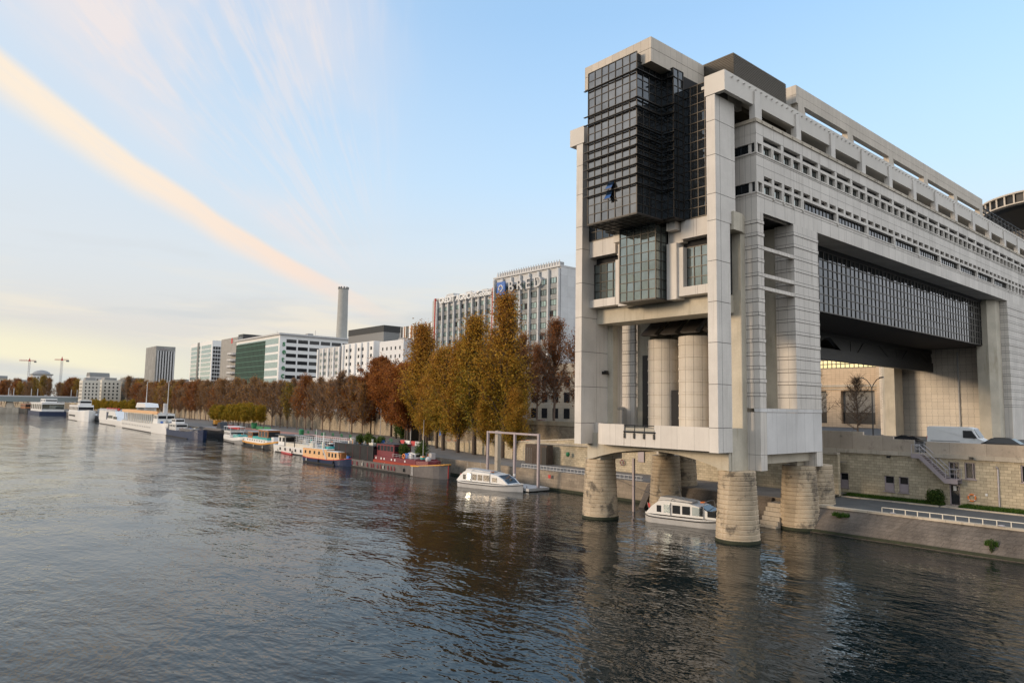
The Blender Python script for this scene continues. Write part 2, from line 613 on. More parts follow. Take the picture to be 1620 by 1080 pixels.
def grid_glazing(axis, c, u0, u1, z0, z1, nu, nz, out, fw=.07, fd=.03, jit=.004, mats=('glass', 'mull'), seed=1):
    """one curtain wall: panes (each a hair out of plane) and the grid of frame bars, as two MBs"""
    r = random.Random(seed)
    pn, fr = MB(), MB()

    def P(u, z, d):
        return (c + d * out, u, z) if axis == 'x' else (u, c + d * out, z)
    du, dz = (u1 - u0) / nu, (z1 - z0) / nz
    for i in range(nu):
        for k in range(nz):
            a, b = u0 + i * du, u0 + (i + 1) * du
            e, f = z0 + k * dz, z0 + (k + 1) * dz
            j1, j2 = r.gauss(0, jit), r.gauss(0, jit)
            pn.quad(P(a, e, -.05 + j1 + j2), P(b, e, -.05 - j1 + j2), P(b, f, -.05 - j1 - j2), P(a, f, -.05 + j1 - j2))
    h = fw / 2

    def bar(ua, ub, za_, zb_, d):
        if axis == 'x':
            xs = sorted((c - .06 * out, c + d * out))
            fr.box(xs[0], xs[1], ua, ub, za_, zb_)
        else:
            ys = sorted((c - .06 * out, c + d * out))
            fr.box(ua, ub, ys[0], ys[1], za_, zb_)
    for i in range(nu + 1):
        u = u0 + i * du
        bar(u - h, u + h, z0, z1, fd)
    for k in range(nz + 1):
        z = z0 + k * dz
        bar(u0, u1, z - h, z + h, fd - .012)
    return pn, fr


def text_mesh(name, body, size, loc, facing, mat_, parent, depth=.06, bold=0.0, spacing=1.0):
    cu_ = bpy.data.curves.new(name, 'FONT')
    cu_.body = body
    cu_.size = size
    cu_.extrude = depth
    cu_.offset = bold
    cu_.space_character = spacing
    cu_.resolution_u = 3
    t = bpy.data.objects.new(name, cu_)
    COL.objects.link(t)
    dg = bpy.context.evaluated_depsgraph_get()
    dg.update()
    me = bpy.data.meshes.new_from_object(t.evaluated_get(dg))
    bpy.data.objects.remove(t)
    R_ = {'-x': Matrix(((0, 0, -1), (-1, 0, 0), (0, 1, 0))), '-y': Matrix(((1, 0, 0), (0, 0, -1), (0, 1, 0)))}[facing]
    me.transform(R_.to_4x4())
    me.materials.clear()
    me.materials.append(mat_)
    o = bpy.data.objects.new(name, me)
    COL.objects.link(o)
    off = Vector(loc)
    if parent is not None:
        o.parent = parent
        q = parent
        while q is not None:
            off = off - q.location
            q = q.parent
    o.location = off
    return o

# ================================================================== river, quays, roads
def sheet(name, pts, m_, z=None, label=None):
    b = MB()
    b.add([(p[0], p[1], p[2] if z is None else z) for p in pts], [tuple(range(len(pts)))])
    o = b.build(name, m_)
    return tag(o, kind='structure')


def strip_mesh(name, left, right, m_, thick=0):
    b = MB()
    for i in range(len(left) - 1):
        b.quad(left[i], right[i], right[i + 1], left[i + 1])
    o = b.build(name, m_, recalc=False)
    return tag(o, kind='structure')


wb = MB()
wb.quad((-1500, -1500, 0), (1500, -1500, 0), (1500, 1400, 0), (-1500, 1400, 0))
tag(wb.build('river_water', M['water']), kind='structure')
bed = MB()
bed.quad((-1500, -1500, -3), (1500, -1500, -3), (1500, 1400, -3), (-1500, 1400, -3))

QZ = 2.7
EDGE = [(73.0, 38), (73.2, 60), (73.6, 80), (74.2, 100), (77.6, 150), (80.5, 190), (82.5, 235), (86, 300), (91, 400), (96, 520), (101, 640), (106, 760), (104, 880), (85, 1000), (20, 1150), (-200, 1300)]
BACK = [(84.6, 38), (88, 60), (95, 80), (98.5, 100), (107, 150), (114, 190), (118, 235), (121, 300), (125, 400), (130, 520), (134, 640), (138, 760), (134, 900), (110, 1020), (30, 1190), (-200, 1350)]
LOWW = [(82.0, 38), (82, 60), (82.4, 80), (84.2, 98), (88.5, 118), (93.5, 134), (98, 146)]


def interp(tab, y):
    for (x0, y0_), (x1, y1_) in zip(tab[:-1], tab[1:]):
        if y0_ <= y <= y1_:
            return x0 + (x1 - x0) * (y - y0_) / (y1_ - y0_)
    return tab[0][0] if y < tab[0][1] else tab[-1][0]


def terr_z(y):
    return 6.3 if y < 76 else max(QZ, 6.3 - (y - 76) / 70 * 3.6)


# lower quay downstream of the ministry
strip_mesh('lower_quay', [(x, y, QZ) for x, y in EDGE], [(x, y, QZ) for x, y in BACK], M['paving'])
# its face to the water
b = MB()
for (x0, y0_), (x1, y1_) in zip(EDGE[:-1], EDGE[1:]):
    b.quad((x0 - .25, y0_, -1), (x1 - .25, y1_, -1), (x1, y1_, QZ - .004), (x0, y0_, QZ - .004))
tag(b.build('quay_face', M['quay']), kind='structure')
b = MB()
for (x0, y0_), (x1, y1_) in zip(EDGE[:5], EDGE[1:6]):
    b.quad((x0 - .30, y0_, -1), (x1 - .30, y1_, -1), (x1 - .25, y1_, .35), (x0 - .25, y0_, .35))
tag(b.build('algae_line', M['algae']), kind='stuff')
# lower quay and sloping revetment upstream (right of the picture)
RZ = 2.4
b = MB()
b.quad((72.9, -80, RZ), (86, -80, RZ), (86, 38.2, RZ), (72.9, 38.2, RZ))
tag(b.build('towpath', M['asph']), kind='structure')
b = MB()
NX, NY = 10, 120
g_ = []
r_ = random.Random(3)
for i in range(NX + 1):
    for j in range(NY + 1):
        t = i / NX
        y = -80 + 118 * j / NY
        x = 72.9 - 2.4 * t + (r_.gauss(0, .025) if 0 < i < NX else 0)
        z = RZ - (RZ + .35) * t + (r_.gauss(0, .02) if 0 < i < NX else 0)
        g_.append((x - .25 * math.sin(t * PI), y, z))
fs = [(i * (NY + 1) + j, (i + 1) * (NY + 1) + j, (i + 1) * (NY + 1) + j + 1, i * (NY + 1) + j + 1) for i in range(NX) for j in range(NY)]
b.add(g_, fs)
b.quad((70.6, -80, -1.5), (70.6, 38, -1.5), (70.4, 38, 0.05), (70.4, -80, 0.05))
tag(b.build('stone_revetment', M['slope'], smooth=True), kind='structure')
b = MB()
b.quad((70.35, -80, -.4), (70.35, 38, -.4), (70.62, 38, .30), (70.62, -80, .30))
tag(b.build('algae_line', M['algae']), kind='stuff')
b = MB()
b.box(72.6, 73.3, -80, 34.5, RZ - .15, RZ + .05)
b.box(72.6, 73.3, 34.5, 38.2, RZ - .15, RZ + .12)
tag(b.build('quay_kerb', M['coping']), kind='structure')
b = MB()
b.box(82.5, 82.75, -80, 26.3, RZ, RZ + .13)
b.box(82.5, 82.75, 27.9, 38.0, RZ, RZ + .13)
tag(b.build('path_kerb', M['coping']), kind='structure')
b = MB()
b.box(82.76, 84.9, 26.4, 27.8, RZ, RZ + .08)
tag(b.build('door_path', M['coping']), kind='structure')

# upper road (8 m) inland of the walls, one sheet to the horizon
RD = 8.0
pts = [(85.6, -1500), (85.6, 40), (88.3, 60)] + BACK[2:]
left = [(x, y, RD) for x, y in pts]
right = [(4000, y, RD) for x, y in pts]
strip_mesh('city_ground', left, right, M['asph'])
b = MB()
b.add([(-200, 1350, RD), (4000, 1350, RD), (6000, 9000, RD), (-6000, 9000, RD), (-3000, 1350, RD)], [(0, 1, 2, 3, 4)])
tag(b.build('far_ground', M['paving']), kind='structure')
# opposite bank, outside the picture
b = MB()
b.box(-1500, -95, -1500, 1350, -1, 7)
tag(b.build('opposite_bank', M['paving']), kind='structure')
# terrace ramp behind the low wall
ty = [38, 60, 80, 98, 118, 134, 146]
strip_mesh('terrace', [(interp(LOWW, y) + .2, y, terr_z(y)) for y in ty], [(interp(BACK, y) + .05, y, terr_z(y)) for y in ty], M['paving'])
# red paving strip on the far lower quay
yy = [150, 190, 235, 300]
strip_mesh('red_paving', [(interp(EDGE, y) + 9, y, QZ + .006) for y in yy], [(interp(EDGE, y) + 15, y, QZ + .006) for y in yy], M['redpave'])
# footway with kerb along the road edge
b = MB()
b.box(85.6, 88.2, -80, 40, RD + .004, RD + .13)
tag(b.build('footway', M['paving']), kind='structure')

# ------------------------------------------------------------------ quay wall on the right, with its fittings
QW = root('quay_wall', (85, 27, RZ), 'cream stone retaining wall with a stained coping, below the parked white van', 'wall')
b = MB()
hs = [(39.78, 40.85, 3.25, 4.95), (38.2, 39.22, 3.25, 4.95), (33.12, 34.18, 3.3, 5.03), (31.62, 32.64, 3.3, 5.03), (26.6, 27.6, 2.42, 7.0), (25.1, 26.1, 5.34, 7.04), (20.1, 21.15, 5.4, 7.1)]
holes_wall(b, 'x', 85.0, .45, -80, 60, RZ - .3, 7.35, hs)
b.box(85.46, 85.9, -80, 60, RZ, 7.3)
b.build('stonework', M['wallstone'], QW)
b = MB()
b.box(84.78, 85.7, -80, 60, 7.353, 7.80)
b.build('coping', M['coping'], QW)
b = MB()
b.box(84.98, 85.35, -80, 29.75, 7.803, 9.03)
b.box(84.98, 85.35, 30.95, 33.1, 7.803, 9.15)
b.box(84.98, 85.35, 33.1, 36.4, 7.803, 9.47)
b.box(84.98, 85.35, 36.4, 45, 7.803, 9.85)
b.build('parapet', stone('parapet_stone', (.40, .34, .275), 3.4, 30, ox=-7, streak=.6, var=.2, grime=.6, brickvar=.1), QW)
for i, h in enumerate(hs):
    fr = MB()
    y0_, y1_, z0, z1 = h
    if i == 4:
        z0, z1 = 2.45, 4.7
    for a, c, d, e in ((y0_, y0_ + .1, z0, z1), (y1_ - .1, y1_, z0, z1), (y0_, y1_, z0, z0 + .09), (y0_, y1_, z1 - .09, z1)):
        fr.box(85.12, 85.3, a, c, d, e)
    if i < 4:
        fr.box(85.1, 85.26, y0_ + .1, y1_ - .1, z0 + .08, (z0 + z1) / 2 + .05)
    elif i != 4:
        fr.box(85.13, 85.28, (y0_ + y1_) / 2 - .28, (y0_ + y1_) / 2 - .2, z0, z1)
    fr.box(84.88, 85.2, y0_ - .1, y1_ + .1, z0 - .1, z0 - .003) if i != 4 else None
    o = fr.build('door' if i == 4 else 'window', M['mauve'], QW)
    if i == 4:
        o['label'] = 'tall glazed steel door under the stair landing'
    gl = MB()
    gl.quad((85.24, y0_, z0), (85.24, y1_, z0), (85.24, y1_, z1), (85.24, y0_, z1))
    gl.build('pane', M['tint'], o)
    if i == 4:
        gl = MB()
        for a, c, d, e in ((y0_, y0_ + .1, 4.9, 7.0), (y1_ - .1, y1_, 4.9, 7.0), (y0_, y1_, 6.9, 7.0), ((y0_ + y1_) / 2 - .03, (y0_ + y1_) / 2 + .03, 4.9, 7)):
            gl.box(85.12, 85.3, a, c, d, e)
        o = gl.build('upper_door', M['mauve'], QW)
        gl = MB()
        gl.quad((85.24, y0_, 4.9), (85.24, y1_, 4.9), (85.24, y1_, 7.0), (85.24, y0_, 7.0))
        gl.build('pane', M['tint'], o)
        gl = MB()
        gl.box(85.1, 85.11, 26.95, 27.25, 4.0, 4.5)
        gl.build('paper_notice', M['white'], QW)

ST = root('outside_staircase', (84.4, 28.5, 4.8), 'mauve grey steel staircase hung on the quay wall beside the tall door', 'staircase')
b = MB()
for x0, x1 in ((83.55, 83.62), (84.88, 84.95)):
    b.extr([(30.75, 7.25), (30.75, 7.72), (29.9, 7.72), (27.45, 5.3), (26.35, 5.3), (26.35, 4.82), (27.55, 4.82), (30.0, 7.25)], 'x', x0, x1)
b.build('stringer', M['mauve'], ST)
b = MB()
b.box(83.62, 84.88, 29.9, 30.75, 7.62, 7.68)
b.box(83.62, 84.88, 26.35, 27.45, 5.2, 5.26)
n = 12
for i in range(n):
    y = 27.5 + (29.9 - 27.5) * (i + .5) / n
    z = 5.26 + (7.65 - 5.26) * (i + .5) / n
    b.box(83.62, 84.88, y - .12, y + .12, z - .02, z + .02)
b.build('treads', M['mauve'], ST)
for x in (83.58, 84.9):
    b = MB()
    b.tube([(x, 30.7, 8.7), (x, 29.9, 8.7), (x, 27.45, 6.3), (x, 26.4, 6.3)], .035, 6)
    b.tube([(x, 29.9, 8.2), (x, 27.45, 5.8), (x, 26.4, 5.8)], .022, 5)
    for y, z in ((30.7, 7.7), (29.9, 7.7), (28.7, 6.5), (27.45, 5.3), (26.4, 5.3)):
        b.tube([(x, y, z), (x, y, z + 1.0)], .03, 5)
    b.build('handrail', M['steel'], ST)
b = MB()
b.box(84.9, 85.0, 29.85, 29.9, 7.7, 9.1)
b.box(84.9, 85.0, 30.8, 30.85, 7.7, 9.1)
for k in range(7):
    b.box(84.92, 84.95, 29.92 + k * .13, 29.94 + k * .13, 7.8, 9.0)
b.build('gate', M['grey'], ST)


def lifebuoy(c, label, r=.34, m_='orange', axis='x'):
    o = root('lifebuoy', c, label, 'lifebuoy')
    a = MB()
    a.torus(c, r, .075, axis, 24, 8)
    a.build('ring', M[m_], o, smooth=True)
    for k in range(4):
        t = PI / 4 + k * PI / 2
        q = MB()
        p = (c[0], c[1] + r * math.cos(t), c[2] + r * math.sin(t))
        q.lathe([(.085, p[2] - .045), (.085, p[2] + .045)], p[0], p[1], 8)
        q.build('band', M['white'], o)
    return o


lifebuoy((84.9, 25.5, 3.45), 'orange lifebuoy with white bands on the wall right of the steel door')
o = MB()
o.tube([(84.9, 23.08, 2.8), (84.9, 23.08, 6.55)], .085, 10)
o.tube([(84.9, 23.08, 6.5), (84.9, 23.1, 6.65), (85.05, 23.25, 6.75)], .085, 8)
for z in (3.7, 5.2):
    o.tube([(84.9, 23.08, z), (84.9, 23.08, z + .12)], .11, 8)
tag(o.build('drainpipe', M['steel'], loc=(84.9, 23.08, 2.8)), 'galvanised drainpipe standing on the quay wall right of the orange lifebuoy', 'pipe')


def spot(c, label, m_='dark', facing=-1):
    o = root('wall_light', c, label, 'light')
    a = MB()
    a.tube([c, (c[0] + .35 * facing, c[1], c[2] - .05)], .03, 5)
    a.build('bracket', M[m_], o)
    a = MB()
    x = c[0] + .4 * facing
    a.box(x - .16, x + .16, c[1] - .16, c[1] + .16, c[2] - .2, c[2] + .06)
    a.build('lamp_head', M[m_], o)
    return o


spot((84.78, 25.25, 7.6), 'small black wall light under the coping above the framed window')
spot((85.0, 39.3, 5.35), 'round camera light between the two windows nearest the pier')
spot((84.78, 33.4, 7.25), 'square grey floodlight under the coping above the pair of windows')
o = MB()
o.box(84.93, 85.0, 24.1, 24.3, 3.75, 4.0)
o.box(84.9, 84.93, 24.14, 24.26, 3.8, 3.95)
tag(o.build('socket_box', M['white'], loc=(85, 24.2, 3.8)), 'small white socket box on the wall left of the drainpipe', 'box')

# railing on the towpath edge
RL = root('quay_railing', (72.9, 20, RZ), 'low cream painted railing along the towpath above the stone slope', 'railing')
b = MB()
yy_ = [29.6 - k * 1.06 for k in range(60)]
b.tube([(72.85, 29.6, RZ + .52), (72.85, yy_[-1], RZ + .52)], .045, 6)
b.build('top_rail', M['offw'], RL)
for y in yy_:
    b = MB()
    b.box(72.81, 72.89, y - .035, y + .035, RZ, RZ + .5)
    b.build('post', M['offw'], RL)
for i, y in enumerate((28.6, 19.7)):
    b = MB()
    b.torus((72.75, y, RZ + .12), .22, .05, 'z', 14, 6)
    tag(b.build('mooring_ring', M['steel'], loc=(72.75, y, RZ + .1)), ['steel mooring ring at the left end of the cream railing', 'steel mooring ring under the cream railing near the right edge'][i], 'ring')


# ------------------------------------------------------------------ walls on the left part of the bank
def poly_wall(rootname, label, tab, zt, zb, thick, mw, mc, cope=.25, proud=.12, ys=None, cat='wall'):
    o = root(rootname, (tab[0][0], tab[0][1], 0), label, cat)
    w, c = MB(), MB()
    for (x0, y0_), (x1, y1_) in zip(tab[:-1], tab[1:]):
        a0, a1, b0, b1 = zt(y0_), zt(y1_), zb(y0_), zb(y1_)
        w.add([(x0, y0_, b0), (x1, y1_, b1), (x1, y1_, a1), (x0, y0_, a0), (x0 + thick, y0_, b0), (x1 + thick, y1_, b1), (x1 + thick, y1_, a1), (x0 + thick, y0_, a0)],
              [(0, 1, 2, 3), (5, 4, 7, 6), (4, 0, 3, 7), (1, 5, 6, 2)])
        p = proud
        c.add([(x0 - p, y0_, a0), (x1 - p, y1_, a1), (x1 - p, y1_, a1 + cope), (x0 - p, y0_, a0 + cope), (x0 + thick + .05, y0_, a0), (x1 + thick + .05, y1_, a1), (x1 + thick + .05, y1_, a1 + cope), (x0 + thick + .05, y0_, a0 + cope)],
              [(0, 1, 2, 3), (5, 4, 7, 6), (3, 2, 6, 7), (0, 4, 5, 1), (0, 3, 7, 4), (1, 2, 6, 5)])
    w.build('stonework', mw, o, recalc=False)
    c.build('coping', mc, o, recalc=False)
    return o


LW = poly_wall('low_quay_wall', 'cream stone wall with pale coping behind the mooring frame and the leaning trees', LOWW, lambda y: terr_z(y) + (.9 if y < 90 else .55), lambda y: QZ - .2, .5, M['wallstone'], M['coping'])
b = MB()
b.box(81.85, 82.2, 47, 92, 6.02, 6.22)
b.build('ledge', M['coping'], LW)
for y in (60.5, 66.2, 51.5):
    b = MB()
    b.box(81.93, 81.99, y, y + 1.1, 4.4, 6.0)
    b.build('shutter', M['mauve'], LW)
BK = poly_wall('embankment_wall', 'long ochre embankment wall with pale coping running away behind the quay trees', [p for p in BACK if p[1] >= 60], lambda y: RD + .55, lambda y: QZ - .3 if y > 140 else terr_z(y) - .2, .5, stone('embankment_stone', (.36, .30, .22), .7, .35, off=.5, streak=.4, var=.25, grime=.5, brickvar=.16, bump=.5), stone('pale_coping', (.50, .43, .31), 2, 30, streak=.3, grime=.3), cope=1.0 * .9)

# railings and barriers on the terrace
TR = root('terrace_railing', (83, 80, 6.3), 'dark grey tube railing on the terrace above the low wall', 'railing')
b = MB()
pts_ = [(interp(LOWW, y) + .7, y, terr_z(y)) for y in range(92, 141, 4)]
for h in (.5, 1.0):
    b.tube([(x, y, z + h) for x, y, z in pts_], .035, 5)
for x, y, z in pts_:
    b.tube([(x, y, z), (x, y, z + 1.05)], .04, 5)
b.build('rails', M['grey'], TR)


def barrier(x, y, z, rz, label, m_='orange', group='plastic works barriers on the terrace and quay', w=2.0, h=.95):
    o = root('works_barrier', (x, y, z), label, 'barrier', group, rz)
    b = MB()
    b.box(-w / 2, w / 2, -.03, .03, h - .12, h)
    b.box(-w / 2, w / 2, -.03, .03, .2, .3)
    for k in range(int(w / .22) + 1):
        xx = -w / 2 + .06 + k * .22
        b.box(xx - .025, xx + .025, -.02, .02, .3, h - .12)
    b.build('panel', M[m_], o, world=False)
    for s in (-.7, .7):
        b = MB()
        b.box(s - .05, s + .05, -.3, .3, 0, .2)
        b.build('foot', M['grey'], o, world=False)
    return o


bs = [(90, 106, 'beside the second leaning trunk'), (91.5, 109, 'left of the gap between trunks'), (88.6, 101, 'nearest the mooring frame'), (87.2, 97, 'behind the rightmost leaning trunk'), (101, 139, 'at the foot of the ramp'), (103.5, 145, 'by the sign below the brown trees')]
first = barrier(bs[0][0], bs[0][1], terr_z(bs[0][1]), 1.5, 'orange plastic works barrier on the terrace ' + bs[0][2])
for x, y, t in bs[1:]:
    c = copy_tree(first)
    place(c, (x, y, terr_z(y)), 1.45, 'orange plastic works barrier on the terrace ' + t)
gb_ = barrier(94, 196, QZ, 1.4, 'green and yellow works barrier on the quay, nearest the evergreen bush', 'green', 'green works barriers along the quay')
for k in range(1, 12):
    c = copy_tree(gb_)
    y = 150 + k * 6.2
    place(c, (interp(EDGE, y) + 15.5, y, QZ), 1.42, 'green works barrier number %d along the far quay counted from the barge' % k if False else 'green works barrier beside the red paving, %s' % ['by the barge stern', 'right of the thick trunk', 'left of the thick trunk', 'behind the white barge', 'opposite the white railing', 'by the low planter', 'between two slim trunks', 'under the yellow saplings', 'near the green bin', 'by the parked motorbike', 'at the far end of the row'][k - 1])

# ------------------------------------------------------------------ mooring frame and pontoon
MF = root('mooring_gantry', (74, 82, 0), 'tall pale steel gantry of posts and beams standing in the river beside the small boat', 'frame')
for i, y in enumerate((88.1, 81.6, 76.3)):
    b = MB()
    b.box(70.3, 70.62, y - .17, y + .17, -1, 8.25)
    b.build('post', M['mauve'], MF)
b = MB()
b.box(71.2, 71.9, 86.6, 87.3, -1, 8.3)
b.build('concrete_post', M['coping'], MF)
b = MB()
b.box(70.34, 70.58, 76.5, 81.42, 7.95, 8.22)
b.box(70.34, 70.58, 81.78, 87.9, 7.97, 8.24)
b.build('crossbeam', M['mauve'], MF)
PO = root('pontoon', (71, 78, 0), 'low grey mooring pontoon between the small boat and the quay wall', 'pontoon')
b = MB()
b.box(68.4, 72.4, 76.0, 84.5, .12, .5)
b.build('deck', M['lgrey'], PO)
b = MB()
b.box(68.5, 72.3, 76.1, 84.4, -.4, .118)
b.build('float', M['dark'], PO)
for y in (76.8, 80, 83.6):
    b = MB()
    b.tube([(68.7, y, .5), (68.7, y, .8)], .07, 6)
    b.build('bollard', M['steel'], PO)

LD = root('quay_railing', (74.2, 72, QZ), 'low grey ladder-like railing on the quay edge behind the mooring frame', 'railing')
for h in (.1, .55):
    b = MB()
    b.tube([(74.0, 84, QZ + h), (74.0, 60, QZ + h)], .05, 5)
    b.build('rail', M['lgrey'], LD)
for k in range(34):
    y = 84 - k * .72
    b = MB()
    b.box(73.96, 74.04, y - .03, y + .03, QZ, QZ + .55)
    b.build('post', M['lgrey'], LD)
lifebuoy((81.9, 70.3, 4.1), 'dark red lifebuoy hanging on the cream wall left of the pier', .36, 'wine')
o = MB()
o.lathe([(.05, 4.25), (.3, 4.4), (.34, 4.7), (.25, 4.95), (.05, 5.0)], 81.7, 81.5, 12)
tag(o.build('hose_reel', M['green'], loc=(81.7, 81.5, 4.3), smooth=True), 'small round green reel on the cream wall behind the mooring frame', 'reel')
spot((81.95, 70, 6.0), 'black lamp under the ledge of the cream wall near the column')
spot((81.95, 74.5, 6.0), 'black lamp under the ledge of the cream wall, middle of the stretch')
o = MB()
o.box(73.0, 73.06, 76.4, 76.9, 1.7, 2.2)
tag(o.build('mooring_sign', M['red'], loc=(73, 76.6, 1.9)), 'small red square plate on the quay face inside the mooring frame', 'sign')
SH = root('quay_shed', (80, 88, QZ), 'rusty panel and wired gate against the wall behind the mooring frame', 'shed')
b = MB()
b.box(80.6, 81.9, 85.2, 90.6, QZ, 5.9)
b.build('shed_wall', M['bark'], SH)
b = MB()
b.box(80.5, 80.58, 85.3, 86.4, QZ, 5.5)
b.build('door', M['dark'], SH)
b = MB()
for k in range(5):
    b.tube([(79.6, 88.0 + k * .5, QZ), (79.6, 88.0 + k * .5, QZ + 2.7)], .03, 5)
b.build('gate', M['grey'], SH)

# red suitcase-like litter cart and small things on the terrace near the column
o = MB()
o.box(84.0, 84.8, 80.2, 81.1, 6.32, 7.3)
o.box(83.9, 84.3, 80.1, 81.2, 7.3, 7.4)
tag(o.build('red_box', M['red'], loc=(84.4, 80.6, 6.3)), 'bright red box on the terrace just left of the stone column', 'box')
# diagonal mooring cable and fender post beside the left pier
o = MB()
o.box(66.2, 66.45, 55.0, 55.25, -1, 6.2)
tag(o.build('fender_post', M['mauve'], loc=(66.3, 55.1, 0)), 'slim steel fender post standing in the water right of the left pier', 'post')
b = MB()
b.extr([(69.0, -1), (73, -1), (73, 2.7), (71.5, 2.7)], 'y', 56.3, 57.2)
b.extr([(71.0, -1), (73.3, -1), (73.3, 2.65), (72.6, 2.65)], 'y', 41, 56.3)
tag(b.build('quay_ramp', M['slope']), kind='structure')
b = MB()
for k in range(7):
    b.box(68.6 + k * .4, 73.4, 38.6, 40.6, -.6 + k * .42, -.6 + (k + 1) * .42)
tag(b.build('quay_steps', M['coping']), kind='structure')
# grass strips and plants on the towpath
def grass(name, x0, x1, y0_, y1_, z, n, seed, h=.28):
    r = np.random.RandomState(seed)
    px = x1 - (x1 - x0) * r.rand(n) ** 1.3
    py = y0_ + (y1_ - y0_) * r.rand(n)
    hh = h * (.4 + r.rand(n))
    a = r.rand(n) * 2 * PI
    w = .035
    V = np.zeros((n, 3, 3))
    V[:, 0] = np.c_[px - w * np.cos(a), py - w * np.sin(a), np.full(n, z)]
    V[:, 1] = np.c_[px + w * np.cos(a), py + w * np.sin(a), np.full(n, z)]
    V[:, 2] = np.c_[px + r.randn(n) * .07, py + r.randn(n) * .07, z + hh]
    me = bpy.data.meshes.new(name)
    me.from_pydata(V.reshape(-1, 3).tolist(), [], [(3 * i, 3 * i + 1, 3 * i + 2) for i in range(n)])
    at = me.attributes.new('tint', 'FLOAT', 'FACE')
    at.data.foreach_set('value', r.rand(n))
    me.materials.append(M['grassblade'])
    o = bpy.data.objects.new(name, me)
    COL.objects.link(o)
    return tag(o, kind='stuff')


M['grassblade'] = leafmat('grass_blades', [(0, (.02, .06, .01)), (.6, (.05, .12, .015)), (1, (.12, .15, .03))])
M['soil'] = mat('mossy_soil', (.03, .05, .015), .95, var=.4, vscale=3, space='w')
b = MB()
b.box(82.9, 84.98, -60, 26.2, RZ, RZ + .12)
b.box(83.9, 84.98, 28.0, 38.5, RZ, RZ + .08)
tag(b.build('grass_verge', M['soil']), kind='stuff')
grass('grass', 83.0, 84.95, -5, 26.2, RZ + .1, 26000, 1)
grass('grass', 83.9, 84.95, 28, 38.5, RZ + .06, 8000, 2)
grass('weeds', 71.6, 72.4, 32.4, 34.0, 1.7, 500, 4, .35)
grass('weeds', 71.2, 71.9, 19.6, 20.6, .9, 700, 5, .4)

# ================================================================== the ministry building over the river
MIN = root('office_building', (61.1, 45.8, 0), 'huge pale stone office building bridging the road and standing on round piers in the river', 'building')
XE = 236.0
Y0 = 35.5
PITCH = 7.86
PX = 62.45          # first window edge
WP = PITCH / 4


def mbuild(mb, name, mats, both=False, **kw):
    o = mb.build(name, mats, MIN, **kw)
    if both:
        mb.mirror().build(name, mats, MIN, **kw)
    return o


